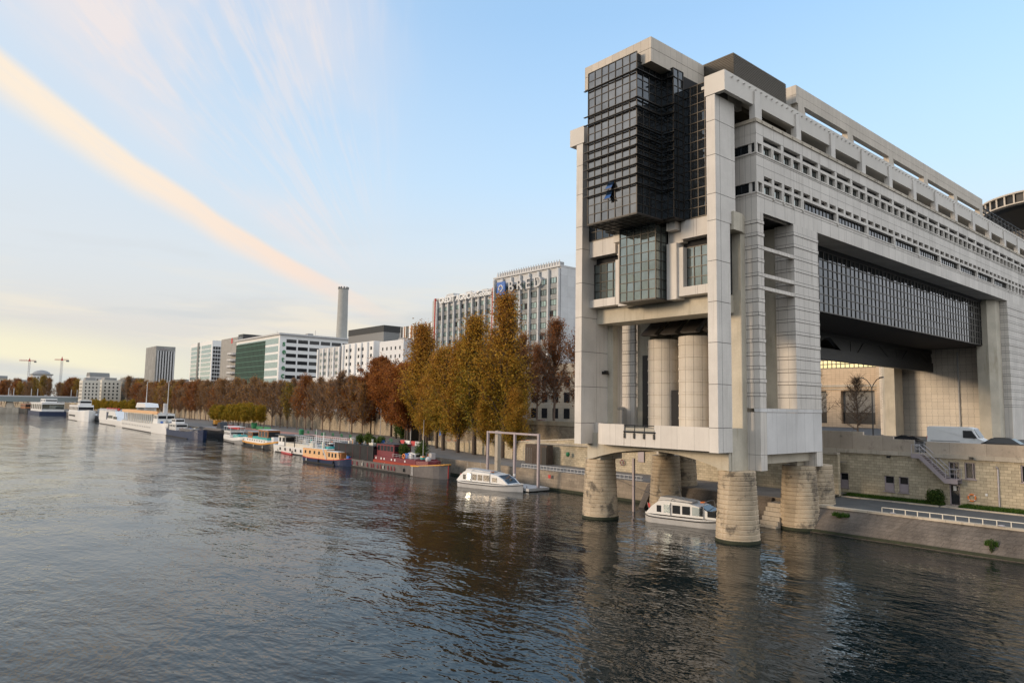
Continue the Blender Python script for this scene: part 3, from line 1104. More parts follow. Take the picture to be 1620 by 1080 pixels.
# --- long wall over the road, in strips with open joints
def long_wall():
    win_u, slot_u, win_l, slot_l, strip = [], [], [], [], []
    n = int((XE - 2 - PX) / WP)
    for k in range(n):
        x = PX + k * WP
        win_u.append((x, x + 1.50, 37.22, 38.14))
        slot_l.append((x, x + 1.50, 34.54, 35.04))
        if k % 2 == 0 and k < n - 1:
            slot_u.append((x, x + 2 * WP - .52, 38.46, 39.02))
        m_ = (x - (PX + 4 * WP)) / PITCH
        inrun = PX + 4 * WP - .01 <= x < PX + 4 * WP + 9 * PITCH - .01
        if not inrun:
            win_l.append((x, x + 1.46, 33.26, 34.24))
    for k in range(9):
        x = PX + 4 * WP + .1 + k * PITCH
        strip.append((x, x + PITCH - .52, 33.26, 34.24))
    cw = (61.28, 62.12, 37.22, 38.14)
    cl = (61.28, 62.12, 33.26, 34.24)
    wall = MB()
    bands = [(31.26, 32.75, []), (32.80, 36.83, win_l + slot_l + strip + [cl]), (36.88, 40.2, win_u + slot_u + [cw])]
    for a, b, hs in bands:
        holes_wall(wall, 'y', Y0, .55, 61.1, XE, a, b, hs)
    wall.box(61.2, XE, Y0 + .56, Y0 + .9, 31.3, 40.2)
    # thin ledges, sill brackets
    for z in (33.08, 37.04):
        wall.box(61.0, XE, Y0 - .07, Y0 - .002, z, z + .10)
    for k in range(int((XE - PX) / WP)):
        x = PX + k * WP + 1.5 + .16
        if not (PX + 4 * WP < x < PX + 13 * 4 * WP - .6) or (k % 4 == 3):
            wall.box(x, x + .2, Y0 - .14, Y0 - .004, 32.9, 33.06)
            if k % 1 == 0:
                wall.box(x, x + .14, Y0 - .05, Y0 - .003, 33.2, 34.3)
        wall.box(x + .02, x + .12, Y0 - .05, Y0 - .003, 37.2, 38.2)
    # joints between strips
    wall.box(61.3, XE, Y0 + .03, Y0 + .3, 32.7, 32.82, 1)
    wall.box(61.3, XE, Y0 + .03, Y0 + .3, 36.8, 36.9, 1)
    for z in (39.04, 35.86):
        wall.box(61.1, XE, Y0 - .004, Y0, z, z + .03, 1)
    # soffit over the road and the underside at the opening edge
    wall.box(73.2, 139.3, Y0 + .02, Y0 + 3.4, 31.262, 31.5)
    mbuild(wall, 'wall', [M['clad'], M['joint']])
    # far side wall, plain strips (same levels)
    w2 = MB()
    for a, b in ((31.26, 32.76), (32.79, 33.2), (34.3, 36.84), (36.87, 37.2), (38.2, 40.2)):
        w2.box(61.1, XE, Y0, Y0 + .5, a, b)
    w2.mirror().build('wall', M['clad'], MIN)
    g2 = MB()
    g2.box(61.4, XE, Y0 + .2, Y0 + .45, 33.1, 34.4)
    g2.box(61.4, XE, Y0 + .2, Y0 + .45, 37.1, 38.3)
    o = g2.mirror().build('ribbon_window', M['glassd'], MIN)

    # windows of the near wall: each a pane with mullions
    def window(name, w_, h_, nm, gm):
        b = MB()
        r = random.Random(int(w_ * 10))
        for i in range(nm):
            a0, a1 = i * w_ / nm, (i + 1) * w_ / nm
            j = r.gauss(0, .006)
            b.quad((a0, .36 + j, 0), (a1, .36 - j, 0), (a1, .36 - j, h_), (a0, .36 + j, h_), 0)
        for i in range(nm + 1):
            x = i * w_ / nm
            b.box(max(0, x - .035), min(w_, x + .035), .30, .37, 0, h_, 1)
        b.box(.036, w_ - .036, .305, .37, 0, .06, 1)
        b.box(.036, w_ - .036, .305, .37, h_ - .06, h_, 1)
        return b.build(name, [gm, M['mull']], None).data

    def put(name, me, spots, far=100):
        spots = sorted(spots)
        for i, h in enumerate(spots[:far]):
            o = bpy.data.objects.new(name, me)
            COL.objects.link(o)
            o.parent = MIN
            o.location = (h[0] - 61.1, Y0 - 45.8, h[2])
        for h in spots[far:]:
            pass
    def drop(me):
        for ob in [q for q in COL.objects if q.data == me and q.parent is None]:
            bpy.data.objects.remove(ob)
    me = window('window', 1.50, .92, 3, M['glassg'])
    drop(me)
    put('window', me, win_u[:88])
    me2 = window('window', 1.46, .98, 3, M['glassg'])
    drop(me2)
    put('window', me2, [w for w in win_l if w[0] < 71])
    put('narrow_window', me2, [w for w in win_l if w[0] > 71])
    me3 = window('ribbon_window', PITCH - .52, .98, 9, M['glassb'])
    drop(me3)
    put('ribbon_window', me3, strip)
    for nm, lst, hh in (('ventilation_slot', slot_u, .56), ('vent_opening', slot_l[:88], .5)):
        w_ = lst[0][1] - lst[0][0]
        b = MB()
        b.quad((0, .4, 0), (w_, .4, 0), (w_, .4, hh), (0, .4, hh), 0)
        for q in (.33, .66):
            b.box(.02, w_ - .02, .34, .38, hh * q - .012, hh * q + .012, 0)
        ob = b.build(nm, M['shade'], None)
        d = ob.data
        bpy.data.objects.remove(ob)
        put(nm, d, lst)
    b = MB()
    for a, (wa, wb, e, f) in enumerate((cw, cl)):
        b.quad((wa, Y0 + .3, e), (wb, Y0 + .3, e), (wb, Y0 + .3, f), (wa, Y0 + .3, f))
        b.quad((61.27, Y0 + .15, e), (61.27, Y0 + 3, e), (61.27, Y0 + 3, f), (61.27, Y0 + .15, f))
        for yy in (Y0 + .95, Y0 + 1.75):
            b.box(61.2, 61.27, yy, yy + .05, e, f)
    b.build('corner_window', M['glassd'], MIN)


long_wall()

# --- river end of the same storeys: wall facing the river beside the fins
ew = MB()
for a, b, hs in ((31.26, 32.76, []), (32.79, 36.84, [(35.68, 38.4, 33.26, 34.24)]), (36.87, 39.06, [(35.68, 38.4, 37.22, 38.14)]), (39.09, 40.2, [])):
    holes_wall(ew, 'x', 61.1, .3, 35.5, 39.0, a, b, hs)
ew.box(61.3, 61.6, 35.6, 39.0, 31.3, 40.2)
ew.box(61.0, 61.098, 35.42, 39.0, 33.08, 33.18)
ew.box(61.0, 61.098, 35.42, 39.0, 37.04, 37.14)
mbuild(ew, 'end_wall', M['clad2'], both=True)
cn = MB()
cn.box(60.95, 62.5, 35.38, 39.0, 40.2, 40.55)
cn.box(62.5, XE, 35.38, 38.9, 40.2, 40.55)
for k in range(80):
    x = 62 + k * 2.0
    cn.box(x, x + .12, 35.30, 35.378, 40.3, 40.42)
mbuild(cn, 'cornice', M['coping'], both=True)

# --- roof gallery: fins, parapet beam with drain studs
nf = int((XE - 61) / PITCH)
for k in range(nf + 1):
    fin = MB()
    x1 = 62.22 + k * PITCH
    x0 = x1 - 1.0 - (.25 if k == 0 else 0)
    fin.box(x0, x1, 35.48, 36.1, 40.552, 43.0)
    fin.box(x0, x1, 35.48, 35.64, 43.0, 43.3)
    mbuild(fin, 'gallery_post', M['col'], both=True)
par = MB()
par.box(56.0, XE, 35.65, 36.05, 41.91, 43.88)
par.box(56.0, 56.5, 36.05, 37.86, 41.91, 43.88)
par.box(56.6, XE, 36.05, 38.6, 43.0, 43.3)
par.box(56.5, 61.6, 37.3, 37.86, 42.0, 43.86)
for k in range(170):
    x = 57.2 + k * 1.03
    par.tube([(x, 35.655, 43.5), (x, 35.45, 43.47)], .085, 6)
mbuild(par, 'parapet', stone('parapet_cladding', (.585, .555, .51), 7.86, 60, ox=-62.3 - 35.6, streak=.12, var=.06), both=True)
inner = MB()
inner.box(58.7, 71.6, 39.4, 39.8, 40.2, 43.0)
for k in range(nf):
    x = 74 + k * 12.48
    inner.box(x, x + 6.2, 40.5, 40.9, 40.2, 43.0)
mbuild(inner, 'gallery_wall', M['darkpan'], both=True)  # dark colour stands for the deep shade inside the gallery
slab = MB()
slab.box(61.5, XE, 36.1, 55.5, 39.8, 40.19)
slab.box(62.0, XE, 36.1, 55.5, 31.52, 31.9)
slab.box(61.7, XE, 38.6, 53.0, 32.0, 39.7)
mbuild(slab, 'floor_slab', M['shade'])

# --- ridge frame on the roof
rg = MB()
RY = 38.05
rg.box(74.2, 138.5, RY, RY + .7, 46.95, 47.88)
rg.box(74.2, 138.5, RY, RY + .7, 47.91, 49.0)
rg.box(74.3, 138.4, RY + .1, RY + .6, 47.85, 47.95)
for k in range(6):
    x = 75.5 + k * 12.45
    rg.extr([(x - .9, 43.3), (x + 1.9, 43.3), (x + .5, 46.95), (x - .9, 46.95)], 'y', RY, RY + .7)
    rg.box(x - .5, x + .4, RY + .7, 52.8, 46.2, 46.9)
rg.box(74.2, 75.5, RY + .7, 41.5, 43.3, 49.0)
mbuild(rg, 'ridge_frame', M['fascia'], both=True)

# --- louvred plant room and roof box
lv = MB()
lv.box(61.35, 71.75, 38.0, 53.6, 42.5, 48.3)
for k in range(30):
    z = 43.0 + k * .176
    lv.box(61.30, 71.8, 37.95, 53.65, z, z + .09)
mbuild(lv, 'louvred_plant_room', M['louvre'])
rf = MB()
rf.box(52.4, 61.2, 41.4, 50.2, 46.98, 48.1)
rf.box(52.4, 61.2, 41.4, 50.2, 45.62, 46.94)
rf.box(52.5, 61.1, 41.5, 50.1, 46.9, 47.0)
mbuild(rf, 'roof_box', M['fascia'])
cr_ = MB()
cr_.tube([(60.2, 50.0, 48.2), (57.2, 51.6, 50.1)], .12, 6)
cr_.tube([(58.4, 50.6, 48.0), (58.2, 50.9, 49.4)], .06, 5)
cr_.lathe([(.05, 49.8), (.2, 49.95), (.2, 50.2), (.05, 50.35)], 57.1, 51.65, 8)
mbuild(cr_, 'roof_hoist', M['lgrey'])

# --- fins (tall columns) at the river end, stacked panels with open joints
JZ = [8.2, 10.48, 14.44, 18.29, 22.08, 25.92, 29.75, 32.3, 36.03, 39.37, 41.88]
cl_ = MB()
for a, b in zip(JZ[:-1], JZ[1:]):
    cl_.box(56.0, 58.3 if b < 31 else 59.3, 36.73, 37.7, a, b - .05)
cl_.box(56.03, 58.27, 36.76, 37.67, 8.25, 43, 1)
for y in (36.73,):
    cl_.box(56.75, 56.78, y - .004, y, 8.25, 41.8, 1)
mbuild(cl_, 'column', [M['col'], M['joint']])
cl2 = MB()
for a, b in zip(JZ[:-1], JZ[1:]):
    cl2.box(56.0, 58.45, 36.73, 37.7, a, b - .05)
    cl2.box(58.49, 60.63, 36.73, 37.7, a + (1.9 if a < 9 else 0), b - .05)
cl2.box(56.03, 60.6, 36.76, 37.67, 10.2, 43, 1)
cl2.mirror().build('column', [M['col'], M['joint']], MIN)
rb = MB()
rb.box(58.32, 60.25, 36.83, 38.45, 6.45, 10.4)
rb.box(60.3, 61.09, 36.87, 38.5, 6.46, 29.2)
rb.extr([(58.6, 36.5), (58.6, 37.45), (60.3, 38.4), (61.098, 38.4), (61.098, 36.85), (60.0, 36.5)], 'z', 29.22, 31.0)
mbuild(rb, 'concrete_rib', M['rough'], both=True)

# --- corner posts, second pillars, the hung wall panel between them
BANDZ = [30.27, 29.04, 27.78, 26.5, 25.12, 23.86, 22.6, 21.3, 20.0, 18.74, 17.45, 16.15, 14.9, 13.6]


def banded(mb, x0, x1, y0_, y1_, z0, z1, skip=()):
    mb.box(x0, x1, y0_, y1_, z0, z1)
    for i, z in enumerate(BANDZ):
        if z0 < z < z1 - .2:
            mb.box(x0 - .006, x1 + .004, y0_ - .006, y1_ - .02, z - .19, z - .14, 1)
            mb.box(x0 - .006, x1 + .004, y0_ - .006, y1_ - .02, z + .14, z + .19, 1)
            e = .055 if i in (0, 1, 5, 9, 12) else .03
            mb.box(x0 - e, x1 + e * .6, y0_ - e, y1_ - .01, z - .14, z + .14)


posts = MB()
banded(posts, 61.1, 62.2, 35.5, 38.2, 12.32, 31.258)
posts.box(61.1, 62.2, 35.5, 38.2, 6.47, 7.93)
posts.box(61.1, 62.2, 35.5, 38.2, 7.96, 11.93)
post2 = MB()
post2.box(71.95, 73.15, 35.5, 38.2, 6.47, 7.93)
mbuild(post2, 'corner_post', M['clad2'], both=True)
mbuild(posts, 'corner_post', [M['clad2'], M['joint']], both=True)
pil = MB()
banded(pil, 68.07, 73.2, 35.5, 37.6, 12.32, 31.258)
mbuild(pil, 'pillar', [stone('pillar_cladding', (.60, .565, .52), 1.02, 60, ox=-68.07 - 35.5 + .2, streak=.48, brickvar=.07, mortar=.02, joint=.5), M['joint']], both=True)
bars = MB()
for i in (2, 4, 5):
    z = BANDZ[i]
    bars.box(62.2, 68.07, 35.47, 35.9, z - .17, z + .17)
mbuild(bars, 'cross_bar', M['clad2'], both=True)
pn = MB()
pn.box(62.203, 73.15, 35.5, 36.0, 7.96, 11.93)
pn.box(61.05, 73.2, 35.46, 36.1, 11.96, 12.30)
mbuild(pn, 'hung_panel', stone('hung_panel_cladding', (.58, .57, .56), 1.83, 60, ox=-62.2 - 35.5, streak=.38, brickvar=.05, mortar=.02, joint=.5), both=True)
inn = MB()
inn.box(66.0, 68.0, 39.6, 44.0, 12.3, 24.0)
inn.box(62.6, 73.1, 39.0, 39.6, 24.0, 31.2)
inn.box(68.2, 69.0, 37.6, 39.0, 12.3, 31.2)
inn.box(69.5, 72.9, 39.0, 52.6, 10.0, 24.0)
inn.box(65.4, 69.5, 51.9, 53.8, 10.0, 24.0)
mbuild(inn, 'inner_wall', M['rough'])
fp = MB()
banded(fp, 65.0, 65.35, 53.85, 55.95, 10.0, 23.9)
mbuild(fp, 'inner_pillar', [M['clad2'], M['joint']])
slot = MB()
slot.box(65.3, 65.42, 52.0, 52.95, 10.0, 18.3)
mbuild(slot, 'door_recess', M['darkpan'])
p_, f_ = grid_glazing('y', 38.9, 62.3, 68.2, 24.1, 31.1, 6, 7, -1, seed=4, fw=.05)
o = mbuild(p_, 'recessed_window', M['glassd'])
f_.build('frame', M['mull'], o)
base = MB()
base.box(61.0, 139.2, 36.0, 38.6, 6.5, 7.9)
base.box(62.3, 73.1, 36.6, 54.9, 7.2, 9.8)
bm_ = MB()
bm_.box(59.25, 73.05, 37.8, 53.8, 8.9, 10.0)
bm_.box(62.3, 72, 36.3, 37.3, 7.0, 8.9)
bm_.box(62.3, 72, 54.3, 55.3, 7.0, 8.9)
mbuild(bm_, 'deck', M['rough'])

# --- arched beam on the piers and the balcony
ar = MB()
def arch_z(y):
    t = (y - 45.8) / 8.4
    return 7.85 - 1.35 * t * t
ys = [36.9 + i * (54.7 - 36.9) / 24 for i in range(25)]
pts = [(ys[0], 9.4)] + [(ys[0], 6.5)] + [(y, arch_z(y)) for y in ys if abs(y - 45.8) < 8.35] + [(ys[-1], 6.5), (ys[-1], 9.4)]
ar.extr(pts, 'x', 57.9, 59.2)
ar.extr([(y, z) for y, z in pts], 'x', 70.5, 71.8)
mbuild(ar, 'arched_beam', M['rough'])
bal = MB()
foot = [(56.0, 37.72)] + [(56.0, 50.2)] + [(56.0 + 1.9 * (1 - math.cos(a)), 50.2 + 2.3 * math.sin(a)) for a in [i * PI / 2 / 8 for i in range(1, 9)]] + [(58.1, 53.9), (58.6, 53.9), (58.6, 37.72)]
def clip(pts, lo, hi):
    out = []
    n = len(pts)
    for i in range(n):
        a, b = pts[i], pts[(i + 1) % n]
        if lo <= a[1] <= hi:
            out.append(a)
        for L in (lo, hi):
            if (a[1] - L) * (b[1] - L) < 0:
                t = (L - a[1]) / (b[1] - a[1])
                out.append((a[0] + t * (b[0] - a[0]), L))
    return out
bal.extr([(56.0, 37.72), (56.0, 43.95), (56.25, 43.95), (56.25, 37.72)], 'z', 8.3, 10.48)
bal.box(56.0, 58.6, 37.73, 53.9, 8.28, 8.9) if False else None
bal.extr([(56.02, 43.98), (56.02, 47.8), (56.25, 47.8), (56.25, 43.98)], 'z', 8.3, 9.62)
outer = [(56.0, 47.83), (56.0, 50.2)] + foot[2:10] + [(58.1, 53.88)]
innr = [(x + .25, y - (.1 if y > 50.3 else 0)) for x, y in outer][::-1]
bal.extr(outer + innr, 'z', 8.3, 10.48)
bal.extr([(56.25, 37.72), (56.25, 50.2), (58.0, 52.4), (58.6, 53.8), (58.6, 37.72)], 'z', 8.32, 8.95)
mbuild(bal, 'balcony', M['panelw'])
rl = MB()
rl.tube([(56.1, 43.9, 10.4), (56.1, 47.9, 10.4)], .05, 6)
rl.tube([(55.95, 43.8, 9.75), (55.95, 47.8, 9.75)], .09, 6)
for y in (43.95, 45.2, 46.45, 47.7):
    rl.tube([(56.1, y, 10.4), (55.95, y, 9.3)], .05, 5)
    rl.box(55.88, 56.0, y - .09, y + .09, 9.1, 9.6)
mbuild(rl, 'railing', M['dark'])
fx = MB()
fx.box(59.3, 60.2, 53.65, 53.88, 15.9, 16.2)
fx.box(59.5, 59.9, 53.4, 53.7, 16.0, 16.3)
mbuild(fx, 'floodlight', M['dark'])

# --- round towers under the beam
for cx, cy, zt in ((65.2, 49.85, 19.9), (64.2, 44.9, 19.9), (64.2, 40.9, 19.9)):
    t_ = MB()
    prof = []
    zz = 10.0
    while zz < zt - .1:
        prof += [(1.72, zz), (1.72, min(zt, zz + 1.02)), (1.69, min(zt, zz + 1.03)), (1.69, min(zt, zz + 1.06)), (1.76, min(zt, zz + 1.07)), (1.76, min(zt, zz + 1.29)), (1.69, min(zt, zz + 1.295))]
        zz += 1.31
    prof = [p for p in prof if p[1] <= zt] + [(1.72, zt), (1.5, zt + .05)]
    t_.lathe(prof, cx, cy, 36)
    mbuild(t_, 'round_tower', stone('tower_stone', (.60, .55, .48), .9, 60, cyl=(cx, cy, 1.72), streak=.12, mortar=.02), smooth=False)
sk = MB()
for y in (37.5, 40.2, 43.0, 45.6, 48.3):
    sk.extr([(61.5, 20.2), (64.5, 22.6), (64.9, 22.6), (62.2, 20.1)], 'y', y, y + 1.9)
mbuild(sk, 'canopy', M['darkpan'])
lnk = MB()
lnk.box(66.0, 69.3, 41.2, 49.0, 10.0, 19.3)
mbuild(lnk, 'stair_core', M['tower'])
dr = MB()
dr.box(64.3, 65.2, 46.5, 48.1, 10.02, 14.2)
mbuild(dr, 'doorway', M['shade'])

# --- concrete beam, stone spandrels and windows of the front between the columns
fb = MB()
fb.box(58.5, 61.5, 37.7, 53.9, 21.45, 23.15)
fb.box(61.5, 69, 38.9, 52.7, 23.2, 23.6)
mbuild(fb, 'concrete_beam', M['rough'])
sp = MB()
for s0, s1 in ((41.5, 37.72),):
    sp.box(57.2, 58.6, 39.72, 41.5, 28.85, 30.72)
    sp.box(57.2, 58.6, 37.72, 39.69, 28.85, 30.72)
    sp.box(57.3, 58.6, 39.72, 41.4, 23.2, 24.06)
    sp.box(57.3, 58.6, 37.72, 39.69, 23.2, 24.06)
    sp.box(57.1, 58.4, 42.0, 43.2, 22.95, 28.6)
    sp.box(57.35, 58.5, 41.4, 41.98, 23.2, 28.1)
    sp.box(57.5, 58.6, 41.5, 43.3, 28.62, 30.6)
    sp.box(56.6, 57.6, 41.76, 42.85, 29.8, 30.75)
    sp.box(58.45, 58.7, 37.72, 43.2, 28.1, 28.85)
mbuild(sp, 'spandrel', M['panelw'], both=True)
for mir in (0, 1):
    y0_, y1_ = (38.1, 41.4) if not mir else (91.6 - 41.4, 53.85)
    p_, f_ = grid_glazing('x', 58.0, y0_, y1_, 24.06, 28.1, 4, 4, -1, mats=None, seed=11 + mir)
    o = p_.build('window', M['glassg'], MIN)
    f_.build('frame', M['mull'], o)
p_, f_ = grid_glazing('x', 57.9, 49.4, 53.85, 30.7, 32.6, 4, 2, -1, seed=5)
o = p_.build('window', M['glassd'], MIN)
f_.build('frame', M['mull'], o)

# --- stepped dark glass bay
def bay(name, segs, z0, z1, rows, gm, under=True):
    P_, F_ = MB(), MB()
    for i, (ax, c, a, b, n, out) in enumerate(segs):
        p1, f1 = grid_glazing(ax, c, a, b, z0, z1, n, rows, out, seed=20 + i, fw=.065, fd=.02, jit=.006)
        P_.add(p1.v, p1.f)
        F_.add(f1.v, f1.f)
    o = P_.build(name, gm, MIN)
    F_.build('mullions', M['mull'], o)
    return o


ZB, ZT = 30.72, 46.75
ROWS = 17
front = [('x', 51.6, 42.5, 48.95, 7, -1)]
side = [('y', 42.5, 51.6, 55.45, 4, -1), ('x', 55.45, 41.05, 42.5, 2, -1), ('y', 41.05, 55.45, 57.1, 2, -1)]
o1 = bay('glass_bay', front, ZB, ZT, ROWS, M['glass'])
o2 = bay('glass_bay', side, ZB, ZT - .9, ROWS, M['glassd'])
o4 = bay('glass_bay', [('x', 57.1, 37.75, 41.05, 4, -1)], ZB, 44.0, 14, M['glassd'])
o3 = bay('glass_bay', [('y', 48.95, 51.6, 57.1, 6, 1), ('x', 57.1, 48.95, 53.85, 5, -1)], ZB, 44.0, 14, M['glassd'])
core = MB()
core.box(51.75, 57.0, 42.65, 48.8, ZB + .05, ZT - .05)
core.box(55.6, 61.0, 41.2, 50.1, ZB + .05, 45.6)
core.box(57.3, 61.0, 37.8, 53.8, ZB + .05, 43.9)
core.box(55.75, 58.4, 43.5, 48.0, 23.1, 30.6)
core.box(58.3, 61.4, 37.8, 53.8, 23.3, 30.7)
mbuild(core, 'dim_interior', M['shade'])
lv2 = MB()
for z in (33.51, 34.46, 35.4, 36.35, 37.31, 38.22, 39.17, 41.11, 42.01, 44.81):
    lv2.box(51.28, 51.5, 42.35, 49.3, z - .03, z + .03)
    lv2.box(51.22, 55.2, 42.18, 42.44, z - .025, z + .025)
    lv2.box(55.12, 55.4, 40.8, 42.2, z - .025, z + .025)
mbuild(lv2, 'sunshade', M['dark'])
sf = MB()
sf.box(51.55, 57.2, 42.42, 49.0, ZB - .1, ZB - .02)
sf.box(55.6, 57.3, 41.0, 42.4, ZB - .1, ZB - .02)
for i in range(8):
    sf.box(51.6, 57.1, 42.5 + i * .92 - .03, 42.5 + i * .92 + .03, ZB - .16, ZB - .1)
for i in range(6):
    sf.box(51.6 + i * .95, 51.66 + i * .95, 42.5, 48.95, ZB - .155, ZB - .1)
mbuild(sf, 'bay_soffit', M['darkpan'])
ow = MB()
ow.quad((51.55, 45.5, 33.45), (51.55, 46.25, 33.45), (51.05, 46.25, 32.62), (51.05, 45.5, 32.62), 0)
ow.box(51.0, 51.08, 45.45, 46.3, 32.56, 32.64, 1)
ow.quad((51.55, 45.3, 34.38), (51.55, 46.1, 34.38), (51.05, 46.1, 33.6), (51.05, 45.3, 33.6), 0)
ow.box(51.0, 51.08, 45.25, 46.15, 33.54, 33.62, 1)
mbuild(ow, 'open_window', [mat('blue_sky_glass', (.06, .13, .28), .05, .8), M['mull']])
bay('lower_glass_bay', [('x', 55.6, 43.4, 48.1, 5, -1), ('y', 43.4, 55.6, 57.4, 2, -1), ('y', 48.1, 55.6, 57.4, 2, 1)], 23.05, 30.7, 8, M['glassg'])
lb = MB()
lb.box(55.55, 58.3, 43.35, 48.15, 22.93, 23.0)
mbuild(lb, 'bay_soffit', M['darkpan'])

# --- glazed bridge hung in the big opening
P_, F_ = grid_glazing('y', 38.3, 73.2, 139.3, 23.62, 30.74, 56, 7, -1, fw=.11, fd=.03, jit=.006, seed=9)
o = P_.build('bridge_glazing', M['glassb'], MIN)
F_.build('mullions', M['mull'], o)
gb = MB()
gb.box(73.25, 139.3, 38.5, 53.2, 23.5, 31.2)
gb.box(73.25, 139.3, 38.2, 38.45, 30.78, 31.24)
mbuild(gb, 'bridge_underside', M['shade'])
tr = MB()
tr.box(73.5, 141.0, 47.6, 48.6, 19.6, 21.2)
tr.box(73.5, 141.0, 47.7, 48.5, 22.9, 23.5)
for k in range(4):
    x = 84 + k * 17
    tr.extr([(x, 23.2), (x + 4.6, 23.2), (x + 7.6, 21.0), (x + 4.6, 21.0)], 'y', 47.8, 48.4)
    tr.extr([(x + 17, 23.2), (x + 12.4, 23.2), (x + 9.4, 21.0), (x + 12.4, 21.0)], 'y', 47.8, 48.4)
    tr.extr([(x + 7.4, 23.2), (x + 9.2, 23.2), (x + 9.2, 21.2), (x + 7.4, 21.2)], 'y', 47.85, 48.35)
tr.box(106, 141, 47.9, 48.3, 21.0, 23.4)
tr.box(73.5, 141, 52.6, 53.1, 21.6, 23.4)
mbuild(tr, 'walkway_truss', M['dark'])

# --- inland block beyond the road
ib = MB()
banded(ib, 139.7, XE, 35.5, 37.6, 7.8, 31.25)
mbuild(ib, 'pillar', [stone('inland_cladding', (.60, .565, .52), 1.02, 60, ox=-.3, streak=.48, brickvar=.07, mortar=.02, joint=.5), M['joint']], both=True)
ir = MB()
ir.extr([(136.0, 39.2), (136.0, 37.5), (137.2, 36.6), (139.6, 36.6), (139.6, 39.2)], 'z', 7.8, 31.2)
mbuild(ir, 'concrete_rib', M['rough'], both=True)
iw = MB()
iw.box(141.0, XE, 37.7, 53.9, 7.8, 31.2)
for z in BANDZ + [12.3, 11.0, 9.8]:
    iw.box(140.93, 141.0, 40.2, 57.0, z - .14, z + .14)
iw.box(140.95, 142, 53.9, 57.0, 7.8, 25)
mbuild(iw, 'end_wall', M['tower'])
dp = MB()
dp.tube([(140.8, 43.6, 7.9), (140.8, 43.6, 23)], .14, 8)
mbuild(dp, 'downpipe', M['lgrey'])

# --- round roof platform further inland
hp = MB()
hp.lathe([(13.5, 64.9), (15.8, 65.4), (15.8, 65.7), (13.4, 65.6)], 225, 46, 48)
hp.lathe([(15.4, 67.9), (16.0, 68.0), (16.0, 68.4), (15.4, 68.4)], 225, 46, 48)
for k in range(40):
    a = 2 * PI * k / 40
    hp.box(225 + 15.6 * math.cos(a) - .18, 225 + 15.6 * math.cos(a) + .18, 46 + 15.6 * math.sin(a) - .18, 46 + 15.6 * math.sin(a) + .18, 65.7, 67.95)
mbuild(hp, 'roof_platform', M['fascia'])
hu = MB()
hu.lathe([(6, 50), (7, 57), (13.4, 64.6), (15.2, 65.35), (15.2, 67.9), (6, 67.9)], 225, 46, 40)
hu.box(172, XE, 40, 52, 43.5, 50)
for k in range(14):
    hu.tube([(142 + k * 2.2, 38.6, 43.9), (142 + k * 2.2, 38.6, 47.8)], .09, 5)
for z in (44.8, 46.0, 47.2, 48.0):
    hu.tube([(140, 38.6, z), (174, 38.6, z)], .12, 5)
mbuild(hu, 'platform_support', M['dark'])

# --- river piers
def pier(cx, cy, z1=6.5, r0=2.02, r1=1.68):
    b = MB()
    prof = [(r0 * 1.02, -1.5)]
    z, zs_ = 0.0, []
    n = 15
    for i in range(n):
        za_, zb_ = z1 * i / n, z1 * (i + 1) / n
        r = r0 + (r1 - r0) * i / (n - 1)
        prof += [(r - .09, za_ + .001), (r - .01, za_ + .04), (r, zb_ - .08), (r - .09, zb_ - .02)]
    b.lathe(prof, cx, cy, 40, 0)
    a = MB()
    a.lathe([(r0 + .03, -1.0), (r0 + .035, .12), (r0 - .01, .32)], cx, cy, 40)
    o = b.build('pier', M['pier'], MIN, smooth=False)
    a.build('algae_ring', M['algae'], o)


for cx, cy in ((59.7, 37.2), (59.7, 54.4), (71.6, 37.3), (74.6, 37.0), (71.4, 54.3), (75.0, 54.5)):
    pier(cx, cy)

# ================================================================== trees
def tube_arr(segs, n=4):
    """segs: list of (p0, p1, r0, r1) -> verts, faces"""
    S = len(segs)
    p0 = np.array([s[0] for s in segs])
    p1 = np.array([s[1] for s in segs])
    r0 = np.array([s[2] for s in segs])[:, None]
    r1 = np.array([s[3] for s in segs])[:, None]
    t = p1 - p0
    t /= np.linalg.norm(t, axis=1)[:, None] + 1e-9
    up = np.where(np.abs(t[:, 2:3]) > .95, np.array([[1., 0, 0]]), np.array([[0, 0, 1.]]))
    e1 = np.cross(t, up)
    e1 /= np.linalg.norm(e1, axis=1)[:, None] + 1e-9
    e2 = np.cross(t, e1)
    V = np.zeros((S, 2 * n, 3))
    for k in range(n):
        a = 2 * PI * k / n
        d = e1 * math.cos(a) + e2 * math.sin(a)
        V[:, k] = p0 + d * r0
        V[:, n + k] = p1 + d * r1
    F = []
    for k in range(n):
        F.append([k, (k + 1) % n, n + (k + 1) % n, n + k])
    F = np.array(F)[None] + (np.arange(S) * 2 * n)[:, None, None]
    return V.reshape(-1, 3), F.reshape(-1, 4)


def mesh_np(name, V, F, m_, tint=None):
    me = bpy.data.meshes.new(name)
    me.vertices.add(len(V))
    me.vertices.foreach_set('co', np.asarray(V, dtype=np.float32).ravel())
    k = F.shape[1]
    me.loops.add(F.size)
    me.loops.foreach_set('vertex_index', F.ravel().astype(np.int32))
    me.polygons.add(len(F))
    me.polygons.foreach_set('loop_start', (np.arange(len(F)) * k).astype(np.int32))
    me.polygons.foreach_set('loop_total', np.full(len(F), k, dtype=np.int32))
    me.update(calc_edges=True)
    me.materials.append(m_)
    if tint is not None:
        at = me.attributes.new('tint', 'FLOAT', 'FACE')
        at.data.foreach_set('value', np.clip(tint, 0, 1).astype(np.float32))
    return me


